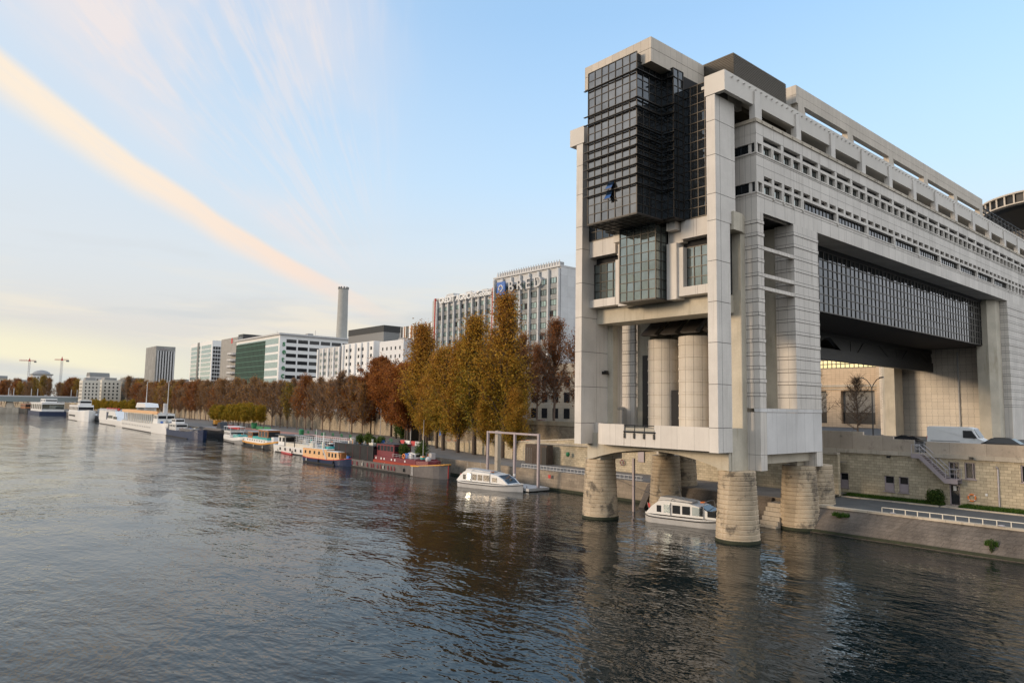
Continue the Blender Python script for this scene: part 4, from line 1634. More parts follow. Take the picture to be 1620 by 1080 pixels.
def leaves_np(pts, size, r, tint):
    n = len(pts)
    a = r.randn(n, 3)
    a /= np.linalg.norm(a, axis=1)[:, None]
    b_ = np.cross(a, r.randn(n, 3))
    b_ /= np.linalg.norm(b_, axis=1)[:, None] + 1e-9
    s = size * (.6 + .8 * r.rand(n))[:, None]
    V = np.zeros((n, 4, 3))
    V[:, 0] = pts - a * s * .5
    V[:, 1] = pts + b_ * s * .32
    V[:, 2] = pts + a * s * .5
    V[:, 3] = pts - b_ * s * .32
    F = np.arange(4 * n).reshape(n, 4)
    return V.reshape(-1, 3), F, tint


def make_tree(name, seed, H, tr, base, nb, ang, prof, ntw, nleaf, lsize, leafm, bark='bark', twl=1.3, tint=lambda t, rr: rr, droop=0.0, spread=.35, twr=.012, lean=0.0, dens=lambda u: 1.0):
    """trunk with limbs and twigs as one mesh, leaves as the crown"""
    r = np.random.RandomState(seed)
    segs, L, T = [], [], []
    path = [np.array([0, 0, -.3])]
    nt_ = 9
    for i in range(1, nt_ + 1):
        t = i / nt_
        path.append(np.array([lean * H * t * (1 - .4 * t) + r.randn() * .012 * H * t, r.randn() * .012 * H * t, H * .97 * t]))
    def tp(t):
        f = t * nt_
        i = min(int(f), nt_ - 1)
        return path[i] + (path[i + 1] - path[i]) * (f - i)
    for i in range(nt_):
        segs.append((path[i], path[i + 1], tr * (1 - i / nt_) ** .8 + .02, tr * (1 - (i + 1) / nt_) ** .8 + .02))
    for k in range(nb):
        cl = r.rand()
        t = base + (1 - base) * ((k + r.rand()) / nb) ** .9
        t = min(t, .99)
        u = (t - base) / (1 - base)
        ln = prof(u) * (.55 + .75 * r.rand())
        az = k * 2.39996 + r.randn() * .4
        an = math.radians(ang(u) + r.randn() * 6)
        d = np.array([math.cos(az) * math.sin(an), math.sin(az) * math.sin(an), math.cos(an)])
        p = tp(t)
        rb_ = max(.02, tr * .42 * (1 - u) ** .7 * min(1, ln / 3))
        npc = 5
        for q in range(npc):
            d2 = d + np.array([0, 0, .16 - droop]) * q / npc + r.randn(3) * .10
            d2 /= np.linalg.norm(d2)
            pn_ = p + d2 * ln / npc
            segs.append((p, pn_, rb_ * (1 - q / npc) + .012, rb_ * (1 - (q + 1) / npc) + .012))
            for w in range(ntw):
                f = r.rand()
                s0 = p + (pn_ - p) * f
                td = d2 * .6 + r.randn(3) * .75 + np.array([0, 0, .35 - droop * 2])
                td /= np.linalg.norm(td)
                tl = twl * (.5 + r.rand()) * (.5 + .5 * (q + 1) / npc)
                s1 = s0 + td * tl
                segs.append((s0, s1, twr * 1.6, twr * .5))
                if nleaf:
                    m_ = r.poisson(nleaf * (.55 + .9 * (q + f) / npc * .8) * dens(u) * (.35 + 1.3 * cl))
                    if m_:
                        c = s0 + (s1 - s0) * r.rand(m_, 1) * 1.1 + r.randn(m_, 3) * spread
                        L.append(c)
                        T.append(tint(c[:, 2] / H, r.rand(m_) * .55 + r.rand() * .45))
            p = pn_
    V, F = tube_arr(segs)
    tm = mesh_np('trunk', V, F, M[bark])
    cm = None
    if L:
        L, T = np.concatenate(L), np.concatenate(T)
        V, F, T = leaves_np(L, lsize, r, T)
        cm = mesh_np('crown', V, F, M[leafm], T)
    return tm, cm


def tree_obj(name, meshes, loc, label, group=None, rz=0.0, scale=1.0, cat='tree'):
    o = root(name, loc, label, cat, group, rz)
    o.scale = (scale, scale, scale) if isinstance(scale, (int, float)) else scale
    for nm, me in zip(('trunk', 'crown'), meshes):
        if me:
            c = bpy.data.objects.new(nm, me)
            COL.objects.link(c)
            c.parent = o
    return o


def pop_prof(w):
    return lambda u: w * min(1, .55 + u * 3) * (1 - u) ** .62 + .7


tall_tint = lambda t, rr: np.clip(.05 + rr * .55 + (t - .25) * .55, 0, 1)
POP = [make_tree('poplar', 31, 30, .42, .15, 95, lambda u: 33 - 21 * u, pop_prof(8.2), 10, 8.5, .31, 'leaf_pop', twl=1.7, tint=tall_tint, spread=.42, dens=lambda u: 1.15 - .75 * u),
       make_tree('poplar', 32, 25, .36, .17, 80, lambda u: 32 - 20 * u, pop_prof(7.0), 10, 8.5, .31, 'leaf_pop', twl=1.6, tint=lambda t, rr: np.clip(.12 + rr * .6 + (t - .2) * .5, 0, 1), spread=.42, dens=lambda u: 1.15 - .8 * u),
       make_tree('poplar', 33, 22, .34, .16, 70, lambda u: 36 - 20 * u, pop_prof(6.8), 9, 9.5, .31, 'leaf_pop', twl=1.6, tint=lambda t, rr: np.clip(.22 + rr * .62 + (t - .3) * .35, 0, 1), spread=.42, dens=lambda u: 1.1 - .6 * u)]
PLN = [make_tree('plane_tree', 41, 19, .34, .20, 60, lambda u: 58 - 26 * u, lambda u: 7.6 * (math.sin(PI * min(1, u * .8 + .18)) ** .6) * (1 - u ** 4) + .6, 11, 12, .36, 'leaf_brown', twl=1.5, spread=.38),
       make_tree('plane_tree', 42, 17, .30, .22, 52, lambda u: 55 - 22 * u, lambda u: 7.2 * (math.sin(PI * min(1, u * .85 + .15)) ** .6) * (1 - u ** 4) + .6, 11, 12, .36, 'leaf_brown', twl=1.5, spread=.38)]
DRY = [make_tree('dry_tree', 51, 22, .30, .22, 46, lambda u: 46 - 20 * u, lambda u: 5.6 * (1 - u ** 2.2) + .8, 11, 5.0, .28, 'leaf_dead', bark='twig', twl=1.6, spread=.22, twr=.02),
       make_tree('dry_tree', 52, 20, .28, .24, 42, lambda u: 50 - 20 * u, lambda u: 5.0 * (1 - u ** 2.2) + .8, 11, 4.2, .28, 'leaf_dead', bark='twig', twl=1.6, spread=.22, twr=.02)]
ROWT = [make_tree('row_tree', 61 + i, 17, .22, .20, 40, lambda u: 40 - 18 * u, lambda u: 5.6 * (1 - u ** 2.5) + .7, 8, [2.2, 3.8, 6.0, 5.0][i], .36, ['leaf_row', 'leaf_row', 'leaf_brown', 'leaf_pop'][i], bark='twig', twl=1.4, spread=.3, twr=.035) for i in range(4)]
CLIP = [make_tree('clipped_tree', 71 + i, 6.2, .14, .42, 26, lambda u: 68 - 50 * u, lambda u: 2.0 + .2 * u, 6, 9, .34, 'leaf_yel', twl=.6, spread=.35) for i in range(2)]
BARE = [make_tree('bare_tree', 81 + i, 10.5 - i * 1.6, .12, .18, 34, lambda u: 62 - 26 * u, lambda u: 3.0 * (1 - u ** 1.6) + .5, 8, 0, .2, 'leaf_dead', twl=1.0, twr=.012) for i in range(2)]

heroes = [
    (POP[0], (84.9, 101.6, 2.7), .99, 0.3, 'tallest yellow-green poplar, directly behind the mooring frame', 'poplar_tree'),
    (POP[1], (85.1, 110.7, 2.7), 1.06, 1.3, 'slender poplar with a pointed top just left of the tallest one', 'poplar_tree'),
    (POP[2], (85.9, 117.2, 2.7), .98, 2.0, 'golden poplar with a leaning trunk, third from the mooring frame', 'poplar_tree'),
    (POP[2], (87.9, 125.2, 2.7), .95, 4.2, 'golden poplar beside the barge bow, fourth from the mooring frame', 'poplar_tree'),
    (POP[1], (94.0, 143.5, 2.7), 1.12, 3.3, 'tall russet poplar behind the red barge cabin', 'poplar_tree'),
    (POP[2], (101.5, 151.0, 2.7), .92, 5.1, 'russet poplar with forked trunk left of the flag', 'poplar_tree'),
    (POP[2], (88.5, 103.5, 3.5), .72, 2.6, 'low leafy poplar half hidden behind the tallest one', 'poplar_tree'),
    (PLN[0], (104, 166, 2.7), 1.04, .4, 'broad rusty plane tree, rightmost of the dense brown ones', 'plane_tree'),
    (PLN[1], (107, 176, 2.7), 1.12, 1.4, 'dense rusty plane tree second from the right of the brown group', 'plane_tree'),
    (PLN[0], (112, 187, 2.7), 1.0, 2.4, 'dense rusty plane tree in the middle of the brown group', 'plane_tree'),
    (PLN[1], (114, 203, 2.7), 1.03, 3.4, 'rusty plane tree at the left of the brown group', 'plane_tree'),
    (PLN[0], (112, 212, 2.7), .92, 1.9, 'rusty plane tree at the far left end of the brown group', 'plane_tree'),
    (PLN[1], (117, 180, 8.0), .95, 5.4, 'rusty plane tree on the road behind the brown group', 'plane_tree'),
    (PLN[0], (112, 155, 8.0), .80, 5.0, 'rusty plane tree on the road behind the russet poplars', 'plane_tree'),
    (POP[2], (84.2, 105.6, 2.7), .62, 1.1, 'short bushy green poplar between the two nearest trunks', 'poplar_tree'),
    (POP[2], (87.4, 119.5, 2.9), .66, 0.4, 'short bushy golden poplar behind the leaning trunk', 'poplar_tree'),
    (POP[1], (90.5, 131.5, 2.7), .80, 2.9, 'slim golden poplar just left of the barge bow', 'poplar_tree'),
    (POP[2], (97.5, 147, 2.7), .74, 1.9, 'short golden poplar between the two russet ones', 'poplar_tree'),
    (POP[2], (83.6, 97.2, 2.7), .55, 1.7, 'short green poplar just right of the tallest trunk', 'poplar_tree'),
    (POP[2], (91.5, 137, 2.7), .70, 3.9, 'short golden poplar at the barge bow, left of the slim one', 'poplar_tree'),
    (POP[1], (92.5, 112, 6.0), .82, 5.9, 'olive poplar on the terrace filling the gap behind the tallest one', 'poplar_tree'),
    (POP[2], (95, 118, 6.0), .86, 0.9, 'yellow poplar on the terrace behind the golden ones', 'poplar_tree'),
    (PLN[1], (99, 157, 2.7), .88, 0.7, 'russet plane tree between the poplars and the brown group', 'plane_tree'),
    (PLN[0], (113, 196, 8.0), .95, 3.9, 'rusty plane tree on the road behind the left brown trees', 'plane_tree'),
    (DRY[0], (104, 108, 8.0), 1.0, .3, 'nearly bare brown tree on the upper road left of the stone column', 'brown_tree'),
    (DRY[1], (97, 93, 6.3), 1.02, 1.6, 'nearly bare brown tree touching the stone column', 'brown_tree'),
    (DRY[1], (101, 115, 8.0), .95, 3.0, 'nearly bare brown tree behind the tallest poplar', 'brown_tree'),
    (DRY[0], (112, 101, 8.0), .92, 4.4, 'nearly bare brown tree farther back on the upper road', 'brown_tree'),
    (DRY[1], (112, 122, 8.0), .9, 5.2, 'nearly bare brown tree between the poplars and the office slab', 'brown_tree'),
    (DRY[0], (118, 140, 8.0), .85, 2.2, 'brown tree on the upper road behind the golden poplars', 'brown_tree'),
    (BARE[0], (101, 50.5, 8.0), 1.0, .3, 'bare young tree nearest the stone box under the building', 'bare_tree'),
    (BARE[1], (104, 45.2, 8.0), 1.0, 1.3, 'bare young tree left of the double street lamp', 'bare_tree'),
]
for me, loc, s, rz, lb, nm in heroes:
    w_ = 1.28 if nm == 'poplar_tree' else (1.12 if nm == 'plane_tree' else 1.0)
    tree_obj(nm, me, loc, lb, rz=rz, scale=(s * w_, s * w_, s))

# long double row along the quay, each tree its own
rr = random.Random(12)
kinds = [('sparse brown twiggy', 0), ('brown half bare', 1), ('rust coloured leafy', 2), ('yellow-olive leafy', 3)]


def opp(y):
    for lim, t in ((196, 'opposite the white barge'), (226, 'opposite the orange-striped barge'), (250, 'opposite the small grey barge'), (285, 'behind the black barges'), (330, 'behind the bow of the masted ship'), (375, 'behind the stern of the masted ship'), (440, 'behind the modern white boat'), (535, 'behind the two-deck ship')):
        if y < lim:
            return t
    return 'far off towards the bridge'


rows = [(-7.5, QZ, 'on the lower quay', 196, 560, 8.2, 1.02), (5.0, RD, 'on the road edge', 180, 640, 9.0, .74), (17, RD, 'across the road', 170, 760, 15.0, .72)]
for off, z, where, ya, yb, stp, s0 in rows:
    y = ya
    while y < yb:
        u = rr.random()
        k = 0 if u < .34 else (1 if u < .66 else (2 if u < .9 else 3))
        yy_ = y + rr.uniform(-1.2, 1.2)
        x = interp(BACK, yy_) + off + rr.uniform(-.8, .8)
        s = s0 * rr.uniform(.84, 1.12) * (1 + max(0, yy_ - 300) / 300 * (.45 if z > 5 else .12))
        tree_obj('plane_tree', ROWT[k], (x, yy_, z), '%s tree %s, %s' % (['twiggy brown', 'half bare brown', 'rusty leafy', 'yellow-olive'][k], where, opp(yy_)), 'plane trees in the long row %s, %s' % (where, kinds[k][0]), rr.uniform(0, 6), s)
        y += stp * rr.uniform(.85, 1.15)
# trees of the park and quays beyond the bridge
for i in range(95):
    t = rr.random()
    y = 620 + 520 * rr.random() ** .9
    x = 60 + rr.random() * 150 if y > 860 else interp(BACK, y) - 4 + rr.random() * 45
    k = (2, 1, 0, 3)[int(rr.random() ** 1.5 * 4)]
    wh = 'below the domed building' if y > 860 and x < 130 else ('right of the bridge end' if y > 780 else ('below the ribbed tower' if y < 690 else 'below the far pale blocks'))
    tree_obj('distant_tree', ROWT[k], (x, y, RD), '%s distant tree %s' % (kinds[k][0], wh), '%s trees %s' % (kinds[k][0], wh), rr.uniform(0, 6), rr.uniform(1.0, 1.45) * (1.15 if y > 850 else .95))
for i in range(26):
    x, y = -40 + i * 6.2 + rr.uniform(-2, 2), 960 + rr.uniform(-10, 60) - i * 1.0
    tree_obj('distant_tree', ROWT[2], (x, y, 6), 'rust coloured tree in the line along the far bend', 'rust coloured trees lining the far bend', rr.uniform(0, 6), rr.uniform(1.0, 1.5))
# clipped yellow-green limes on the quay
cl = [(interp(EDGE, y) + 11 + dx, y) for y in (262, 269, 276, 283, 290, 297, 304) for dx in (0, 6)] + [(interp(EDGE, y) + 9, y) for y in range(470, 640, 13)]
for i, (x, y) in enumerate(cl):
    near = y < 320
    tree_obj('clipped_tree', CLIP[i % 2], (x, y, QZ), '%s clipped yellow-green tree in the %s row behind the black barge' % (['rightmost', 'second', 'third', 'middle', 'fifth', 'sixth', 'leftmost'][i // 2], ['front', 'back'][i % 2]) if near else '%s clipped tree, from the right, in the low line before the bridge' % ['first', 'second', 'third', 'fourth', 'fifth', 'sixth', 'seventh', 'eighth', 'ninth', 'tenth', 'eleventh', 'twelfth', 'thirteenth', 'last'][min(13, i - 14)], 'clipped trees behind the black barge' if near else 'clipped trees before the bridge', rr.uniform(0, 6), rr.uniform(.95, 1.15) * (1 if near else 1.15))


def shrub(name, loc, r, h, n, label, leafm='leaf_green', size=.12, seed=5, group=None, cat='shrub'):
    rs = np.random.RandomState(seed)
    d = rs.randn(n, 3)
    d /= np.linalg.norm(d, axis=1)[:, None]
    d *= (rs.rand(n, 1) ** .45)
    lump = 1 + .25 * np.sin(d[:, :1] * 5 + seed) * np.cos(d[:, 1:2] * 6)
    p = d * lump * np.array([[r, r, h / 2]]) + np.array([[0, 0, h / 2]])
    p = p[p[:, 2] > .02]
    V, F, T = leaves_np(p, size, rs, rs.rand(len(p)))
    segs = []
    for k in range(12):
        a = rs.rand() * 2 * PI
        segs.append((np.array([0, 0, 0.]), np.array([math.cos(a) * r * .6, math.sin(a) * r * .6, h * (.5 + .4 * rs.rand())]), .02, .006))
    Vt, Ft = tube_arr(segs)
    o = root(name, loc, label, cat, group)
    for nm, me in (('stems', mesh_np('stems', Vt, Ft, M['bark'])), ('foliage', mesh_np('foliage', V, F, M[leafm], T))):
        c = bpy.data.objects.new(nm, me)
        COL.objects.link(c)
        c.parent = o
    return o


shrub('bush', (84.2, 28.7, RZ), .95, 1.65, 5200, 'round dark bush growing at the foot of the wall beside the steel door', size=.11)
shrub('evergreen_bush', (107, 172, QZ), 2.6, 6.2, 6000, 'dark green evergreen bush on the quay right of the long green barriers', size=.35, seed=8)
shrub('river_weed', (71.9, 33.3, 1.5), .3, .35, 260, 'green tuft growing on the stone slope below the left end of the railing', size=.1, seed=9)
shrub('river_weed', (71.0, 20.0, .3), .22, 1.3, 420, 'green weed hanging in the crack of the stone slope at the right', size=.1, seed=10)

# ================================================================== boats (each built along local +x = bow, then turned)
def hull(L, B, fb, bow=.18, stern=.08, sheer=.5, ns=26, draft=.6, flare=.12, bowup=None, strake=None, blunt=.0):
    """returns MB with materials 0 hull, 1 deck, 2 upper strake"""
    b = MB()
    rings = []
    for i in range(ns + 1):
        t = i / ns
        x = -L / 2 + L * t
        if t < stern:
            w = (1 - (1 - t / stern) ** 2) * (1 - .45) + .45
        elif t > 1 - bow:
            q = (t - (1 - bow)) / bow
            w = max(.02, (1 - q ** 2.2) * (1 - blunt) + blunt * math.sqrt(max(0, 1 - q ** 2)))
        else:
            w = 1
        w *= B / 2
        up = sheer * (max(0, (t - .55) / .45) ** 2.2) + sheer * .4 * (max(0, (.25 - t) / .25) ** 2)
        zt = fb + up
        zm = zt - (strake or .25)
        rings.append([(x, 0, -draft), (x - (L * .01 * 0), w * (1 - flare) * .9, -draft), (x, w * (1 - flare * .6), .05), (x, w, zm), (x, w * 1.01, zt), (x, w * .93, zt), (x, w * .93, zt - .12), (x, 0, zt - .10)])
    nv = 8
    for side in (1, -1):
        V = [(p[0], p[1] * side, p[2]) for r in rings for p in r]
        F, Ms = [], []
        for i in range(ns):
            for j in range(nv - 1):
                q = (i * nv + j, (i + 1) * nv + j, (i + 1) * nv + j + 1, i * nv + j + 1)
                F.append(q if side > 0 else q[::-1])
                Ms.append([0, 0, 0, 2, 2, 2, 1][j])
        for e in (0, ns):
            F.append(tuple(e * nv + j for j in range(nv)))
            Ms.append(0)
        o = len(b.v)
        b.v += V
        b.f += [tuple(o + k for k in f) for f in F]
        b.m += Ms
    return b


def cabin(o, name, x0, x1, w, z0, z1, mw, mr, nwin=0, wz=(.35, .8), rake=(0, 0), over=.08, wm='tint', wfrac=.6, round_=False, ends=True, yc=0.0, label=None):
    b = MB()
    y0_, y1_ = yc - w / 2, yc + w / 2
    zt = z1
    b.extr([(x0, z0), (x1, z0), (x1 - rake[1], zt), (x0 + rake[0], zt)], 'y', y0_, y1_, 0)
    c = b.build(name, M[mw], o, world=False)
    if label:
        c['label'] = label
    b = MB()
    b.box(x0 + rake[0] - over, x1 - rake[1] + over, y0_ - over, y1_ + over, zt + .002, zt + .08)
    b.build('roof', M[mr], c, world=False)
    if nwin:
        n = nwin
        span = (x1 - rake[1] * 1.1 - .2) - (x0 + rake[0] * 1.1 + .2)
        for k in range(n):
            a = x0 + rake[0] * 1.1 + .2 + span * (k + .5) / n
            hw = span / n * wfrac / 2
            b = MB()
            za_, zb_ = z0 + (z1 - z0) * wz[0], z0 + (z1 - z0) * wz[1]
            for yy in (y0_ - .02, y1_ - .02):
                b.box(a - hw, a + hw, yy, yy + .04, za_, zb_)
            b.build('window', M[wm], c, world=False)
        if ends:
            b = MB()
            za_, zb_ = z0 + (z1 - z0) * wz[0], z0 + (z1 - z0) * wz[1]
            for xx, rk, s in ((x0, rake[0], -1), (x1, -rake[1], 1)):
                f0, f1 = wz
                xa, xb = xx + rk * f0 + s * .02, xx + rk * f1 + s * .02
                b.quad((xa, y0_ + .15, za_), (xa, y1_ - .15, za_), (xb, y1_ - .15, zb_), (xb, y0_ + .15, zb_))
            b.build('end_window', M[wm], c, world=False)
    return c


def rails(o, pts, h, name='railing', m_='white', r=.025, mids=1):
    b = MB()
    for q in range(mids + 1):
        hh = h * (q + 1) / (mids + 1)
        b.tube([(x, y, z + hh) for x, y, z in pts], r, 5)
    for i in range(len(pts) - 1):
        p, q = Vector(pts[i]), Vector(pts[i + 1])
        n = max(1, int((q - p).length / 1.1))
        for k in range(n + 1):
            s = p + (q - p) * k / n
            b.tube([(s.x, s.y, s.z), (s.x, s.y, s.z + h)], r * .9, 4)
    return b.build(name, M[m_], o, world=False)


def mast(o, x, y, z0, z1, r=.06, m_='lgrey', name='mast'):
    b = MB()
    b.tube([(x, y, z0), (x, y, z1)], r, 6, r1=r * .5)
    return b.build(name, M[m_], o, world=False)


def boat(name, p_stern, p_bow, label, L=None):
    """p_stern, p_bow: water positions; local +x points to the bow"""
    a, c = Vector((*p_stern, 0)), Vector((*p_bow, 0))
    d = c - a
    o = root(name, tuple((a + c) / 2), label, 'boat', None, math.atan2(d.y, d.x))
    return o, (L or d.length)


HW = M['white']


def put_hull(o, mats, *a, **k):
    return hull(*a, **k).build('hull', [M[m] for m in mats], o, world=False, smooth=False)


def clutter(o, x0, x1, w, z, n, seed):
    r = random.Random(seed)
    cols = ['white', 'lgrey', 'wood', 'teal', 'grey', 'blue', 'offw', 'orange', 'black']
    for k in range(n):
        b = MB()
        x, y = r.uniform(x0, x1), r.uniform(-w / 2, w / 2)
        a, c, h = r.uniform(.2, .8), r.uniform(.15, .45), r.uniform(.3, 1.1)
        if k % 3 == 2:
            b.tube([(x, y, z), (x, y, z + h)], c * .6, 8)
        else:
            b.box(x - a, x + a, y - c, y + c, z, z + h)
        b.build(['deck_box', 'deck_locker', 'deck_drum'][k % 3], M[cols[r.randrange(9)]], o, world=False)


def fenders(o, xs, B, z=.75):
    for x in xs:
        b = MB()
        b.tube([(x, -B / 2 - .12, z - .45), (x, -B / 2 - .12, z + .1)], .14, 8)
        b.tube([(x, -B / 2 - .12, z + .1), (x, -B / 2 + .05, z + .7)], .02, 4)
        b.build('fender', M['rubber' if int(x * 7) % 2 else 'offw'], o, world=False)


# small glass-roofed passenger boats
def glass_boat(ps, pb, label, buoyx=1.0):
    o, L = boat('passenger_boat', ps, pb, label)
    put_hull(o, ('lgrey', 'white', 'white'), L, 3.4, .85, bow=.34, stern=.12, sheer=.35, strake=.12)
    b = MB()
    ring = hull(L * 1.004, 3.46, .80, bow=.34, stern=.12, sheer=.33, strake=.12)
    # black rubbing strake
    for i in range(26):
        pass
    st = MB()
    N_ = 24
    for s in (1, -1):
        pts = []
        for i in range(N_ + 1):
            t = i / N_
            x = -L / 2 + L * t
            if t < .12:
                w = (1 - (1 - t / .12) ** 2) * .55 + .45
            elif t > .66:
                w = max(.02, 1 - ((t - .66) / .34) ** 2.2)
            else:
                w = 1
            z = .62 + .33 * (max(0, (t - .55) / .45) ** 2.2) + .14 * (max(0, (.25 - t) / .25) ** 2)
            pts.append((x, s * w * 1.71, z))
        st.tube(pts, .055, 6)
    st.build('rubbing_strake', M['black'], o, world=False)
    # cabin with curved side profile
    x0, x1 = -L * .46, L * .36
    prof = [(x0, .95), (x0 + .75, 1.75), (x0 + 1.5, 2.32), (x0 + 2.2, 2.45), (x0 + L * .5, 2.36), (x1 - 2.0, 2.12), (x1 - .9, 1.65), (x1, .98)]
    b = MB()
    b.extr(prof, 'y', -1.48, 1.48)
    cb = b.build('cabin', HW, o, world=False)
    b = MB()
    b.extr([(x0 + 1.2, 2.3), (x0 + 1.5, 2.75), (x0 + 2.8, 2.72), (x0 + L * .52, 2.5), (x0 + L * .52, 2.4), (x0 + 2.2, 2.46)], 'y', -.9, .9)
    b.build('roof_fairing', M['lgrey'], o, world=False)
    xs = [x0 + 1.35, x0 + 2.15, x0 + 3.15, x0 + 4.25, x0 + 5.35, x0 + 6.1, x0 + 7.0]
    for i, x in enumerate(xs):
        w_ = [.5, .7, .85, .85, .85, .4, .9][i]
        zt = 2.05 - (.25 if i == 6 else 0) - (.15 if i == 0 else 0)
        b = MB()
        for y in (-1.52, 1.48):
            b.box(x, x + w_, y, y + .04, 1.2, zt)
        b.build('window', M[['tint', 'paleglass', 'tint', 'tint', 'paleglass' if i == 4 and buoyx > 1 else 'tint', 'tint', 'tint'][i]], cb, world=False)
    b = MB()
    b.quad((x1 - .16, -1.2, 1.1), (x1 - .16, 1.2, 1.1), (x1 - .86, 1.2, 1.66), (x1 - .86, -1.2, 1.66))
    b.quad((x1 - .92, -1.2, 1.70), (x1 - .92, 1.2, 1.70), (x1 - 1.9, 1.2, 2.14), (x1 - 1.9, -1.2, 2.14))
    b.build('windscreen', M['tint'], cb, world=False)
    for x in (x0 + 2.95, x0 + 6.6):
        b = MB()
        b.tube([(x, -1.56, .9), (x, -1.54, 2.2), (x, -1.2, 2.6), (x, 0, 2.68), (x, 1.2, 2.6), (x, 1.54, 2.2), (x, 1.56, .9)], .035, 6)
        b.build('hoop', M['grey'], o, world=False)
    b = MB()
    b.torus((x0 + 6.1, -.4, 2.5), .26, .07, 'z', 16, 6)
    b.build('roof_lifebuoy', M['orange'], o, world=False)
    b = MB()
    b.tube([(x0 + 3.4, .4, 2.4), (x0 + 3.0, .4, 3.9)], .015, 4)
    b.tube([(x0 + 1.5, -.5, 2.6), (x0 + 1.2, -.5, 3.6)], .015, 4)
    b.tube([(-L / 2 + .1, 0, .9), (-L / 2 - .15, 0, 1.9)], .02, 4)
    b.build('aerial', M['lgrey'], o, world=False)
    b = MB()
    b.tube([(x1 - .7, 1.0, 2.0), (x1 - .7, 1.0, 2.35)], .16, 8)
    b.build('roof_vent', HW, o, world=False)
    b = MB()
    b.quad((-L / 2 - .12, .02, 1.85), (-L / 2 - .04, .02, 1.35), (-L / 2 + .22, .03, 1.3), (-L / 2 + .2, .03, 1.75))
    b.build('flag', M['red'], o, world=False)
    return o


M['paleglass'] = mat('pale_reflecting_window', (.62, .68, .66), .12, .6)
glass_boat((65.6, 88.6), (68.0, 76.8), 'small white passenger boat with curved glazed cabin beside the mooring frame')
glass_boat((62.9, 50.2), (64.9, 40.6), 'white passenger boat moored under the building between the stone piers', 2.0)

# black and wine-red barge
o, L = boat('barge', (69.6, 134.5), (69.2, 97.0), 'long grey and wine-red barge with a black slatted screen and bamboo on its deck')
put_hull(o, ('hullgrey', 'hullgrey', 'hullgrey'), L, 5.0, 1.55, bow=.13, stern=.06, sheer=.75, strake=.2, blunt=.5, ns=40)
b = MB()
b.box(-L / 2 + .5, -2.2, 2.3, 2.5, 1.6, 4.3)
b.box(-L / 2 + .5, -2.2, -2.5, -2.3, 1.6, 4.3)
for k in range(34):
    x = -L / 2 + .6 + k * .46
    b.box(x, x + .05, -2.53, -2.502, 1.65, 4.25)
b.build('slatted_screen', M['black'], o, world=False)
for k in range(5):
    b = MB()
    b.box(-L / 2 + 2.5 + k * 3, -L / 2 + 2.56 + k * 3, -2.56, -2.535, 1.7, 4.2)
    b.build('red_slat', M['wine'], o, world=False)
b = MB()
b.box(-L / 2 + .5, -2.2, -2.29, 2.29, 1.6, 3.9)
b.build('lower_house', M['black'], o, world=False)
b = MB()
b.box(-L / 2 + .45, -2.15, -2.6, 2.6, 4.3, 4.36)
b.build('roof_edge', M['black'], o, world=False)
b = MB()
b.box(-2.2, 12.2, -2.25, 2.25, 1.5, 2.75)
b.extr([(12.2, -2.2), (14.6, -1.3), (15.2, 0), (14.6, 1.3), (12.2, 2.2)], 'z', 1.5, 2.6)
c_ = b.build('fore_house', M['wine'], o, world=False)
b = MB()
b.box(-2.2, 12.6, -2.46, -2.27, 1.5, 2.0)
b.build('side_walk', stone('worn_red', (.30, .05, .03), None, None, streak=.4), o, world=False)
for x in (-1.6, .3, 1.4, 4.0, 5.2, 8.6):
    b = MB()
    b.box(x, x + .35, -2.29, -2.255, 2.15, 2.5)
    b.build('porthole', HW, c_, world=False)
cabin(o, 'wheelhouse', -2.1, 4.2, 3.6, 2.75, 4.9, 'wine', 'black', 5, (.45, .88), wfrac=.8)
for x in [-13.5, -12.6, -11.4, -10.5, -8.6, -4.5, -3.0, -2.2, -.6, .5, 3.2, 4.3, 5.4]:
    b = MB()
    b.box(x, x + .42, -2.535, -2.49, .45, 1.2)
    b.build('hull_window', M['wine'], o, world=False)
b = MB()
pts = [(11.2, -2.54, 1.72), (13.5, -2.44, 1.85), (15.5, -2.15, 2.02), (17.3, -1.5, 2.2), (18.5, -.6, 2.33), (18.78, 0, 2.36), (18.5, .6, 2.33), (17.3, 1.5, 2.2)]
b.tube(pts, .13, 6)
b.build('bow_strake', M['ochre'], o, world=False)
b = MB()
b.tube([(18.83, 0, .1), (18.83, 0, 2.2)], .07, 5)
b.build('stem_stripe', M['red'], o, world=False)
b = MB()
for s in (0, .42):
    b.box(11.4 + s, 11.45 + s, -2.58, -2.54, .1, 1.7)
for k in range(6):
    b.box(11.45, 11.82, -2.58, -2.55, .25 + k * .25, .29 + k * .25)
b.build('ladder', HW, o, world=False)
rails(o, [(4.4, -2.2, 2.75), (11.8, -2.2, 2.75)], .6, m_='lgrey')
b = MB()
b.torus((8.4, -2.3, 3.2), .36, .1, 'y', 16, 6)
b.build('lifebuoy', M['orange'], o, world=False)
cabin(o, 'skylight_box', 7.4, 9.6, 1.4, 2.75, 3.6, 'white', 'white', 2)
mast(o, 11.0, 0, 2.7, 9.6, .06)
b = MB()
b.lathe([(.1, 2.3), (.42, 2.55), (.5, 2.9), (.42, 3.2), (.1, 3.4)], 13.6, -.6, 14)
b.build('sat_dome', M['lgrey'], o, world=False, smooth=True)
b = MB()
b.box(-18.2, -17.0, -2.4, 2.4, 1.6, 4.0)
b.build('stern_box', M['wine'], o, world=False)
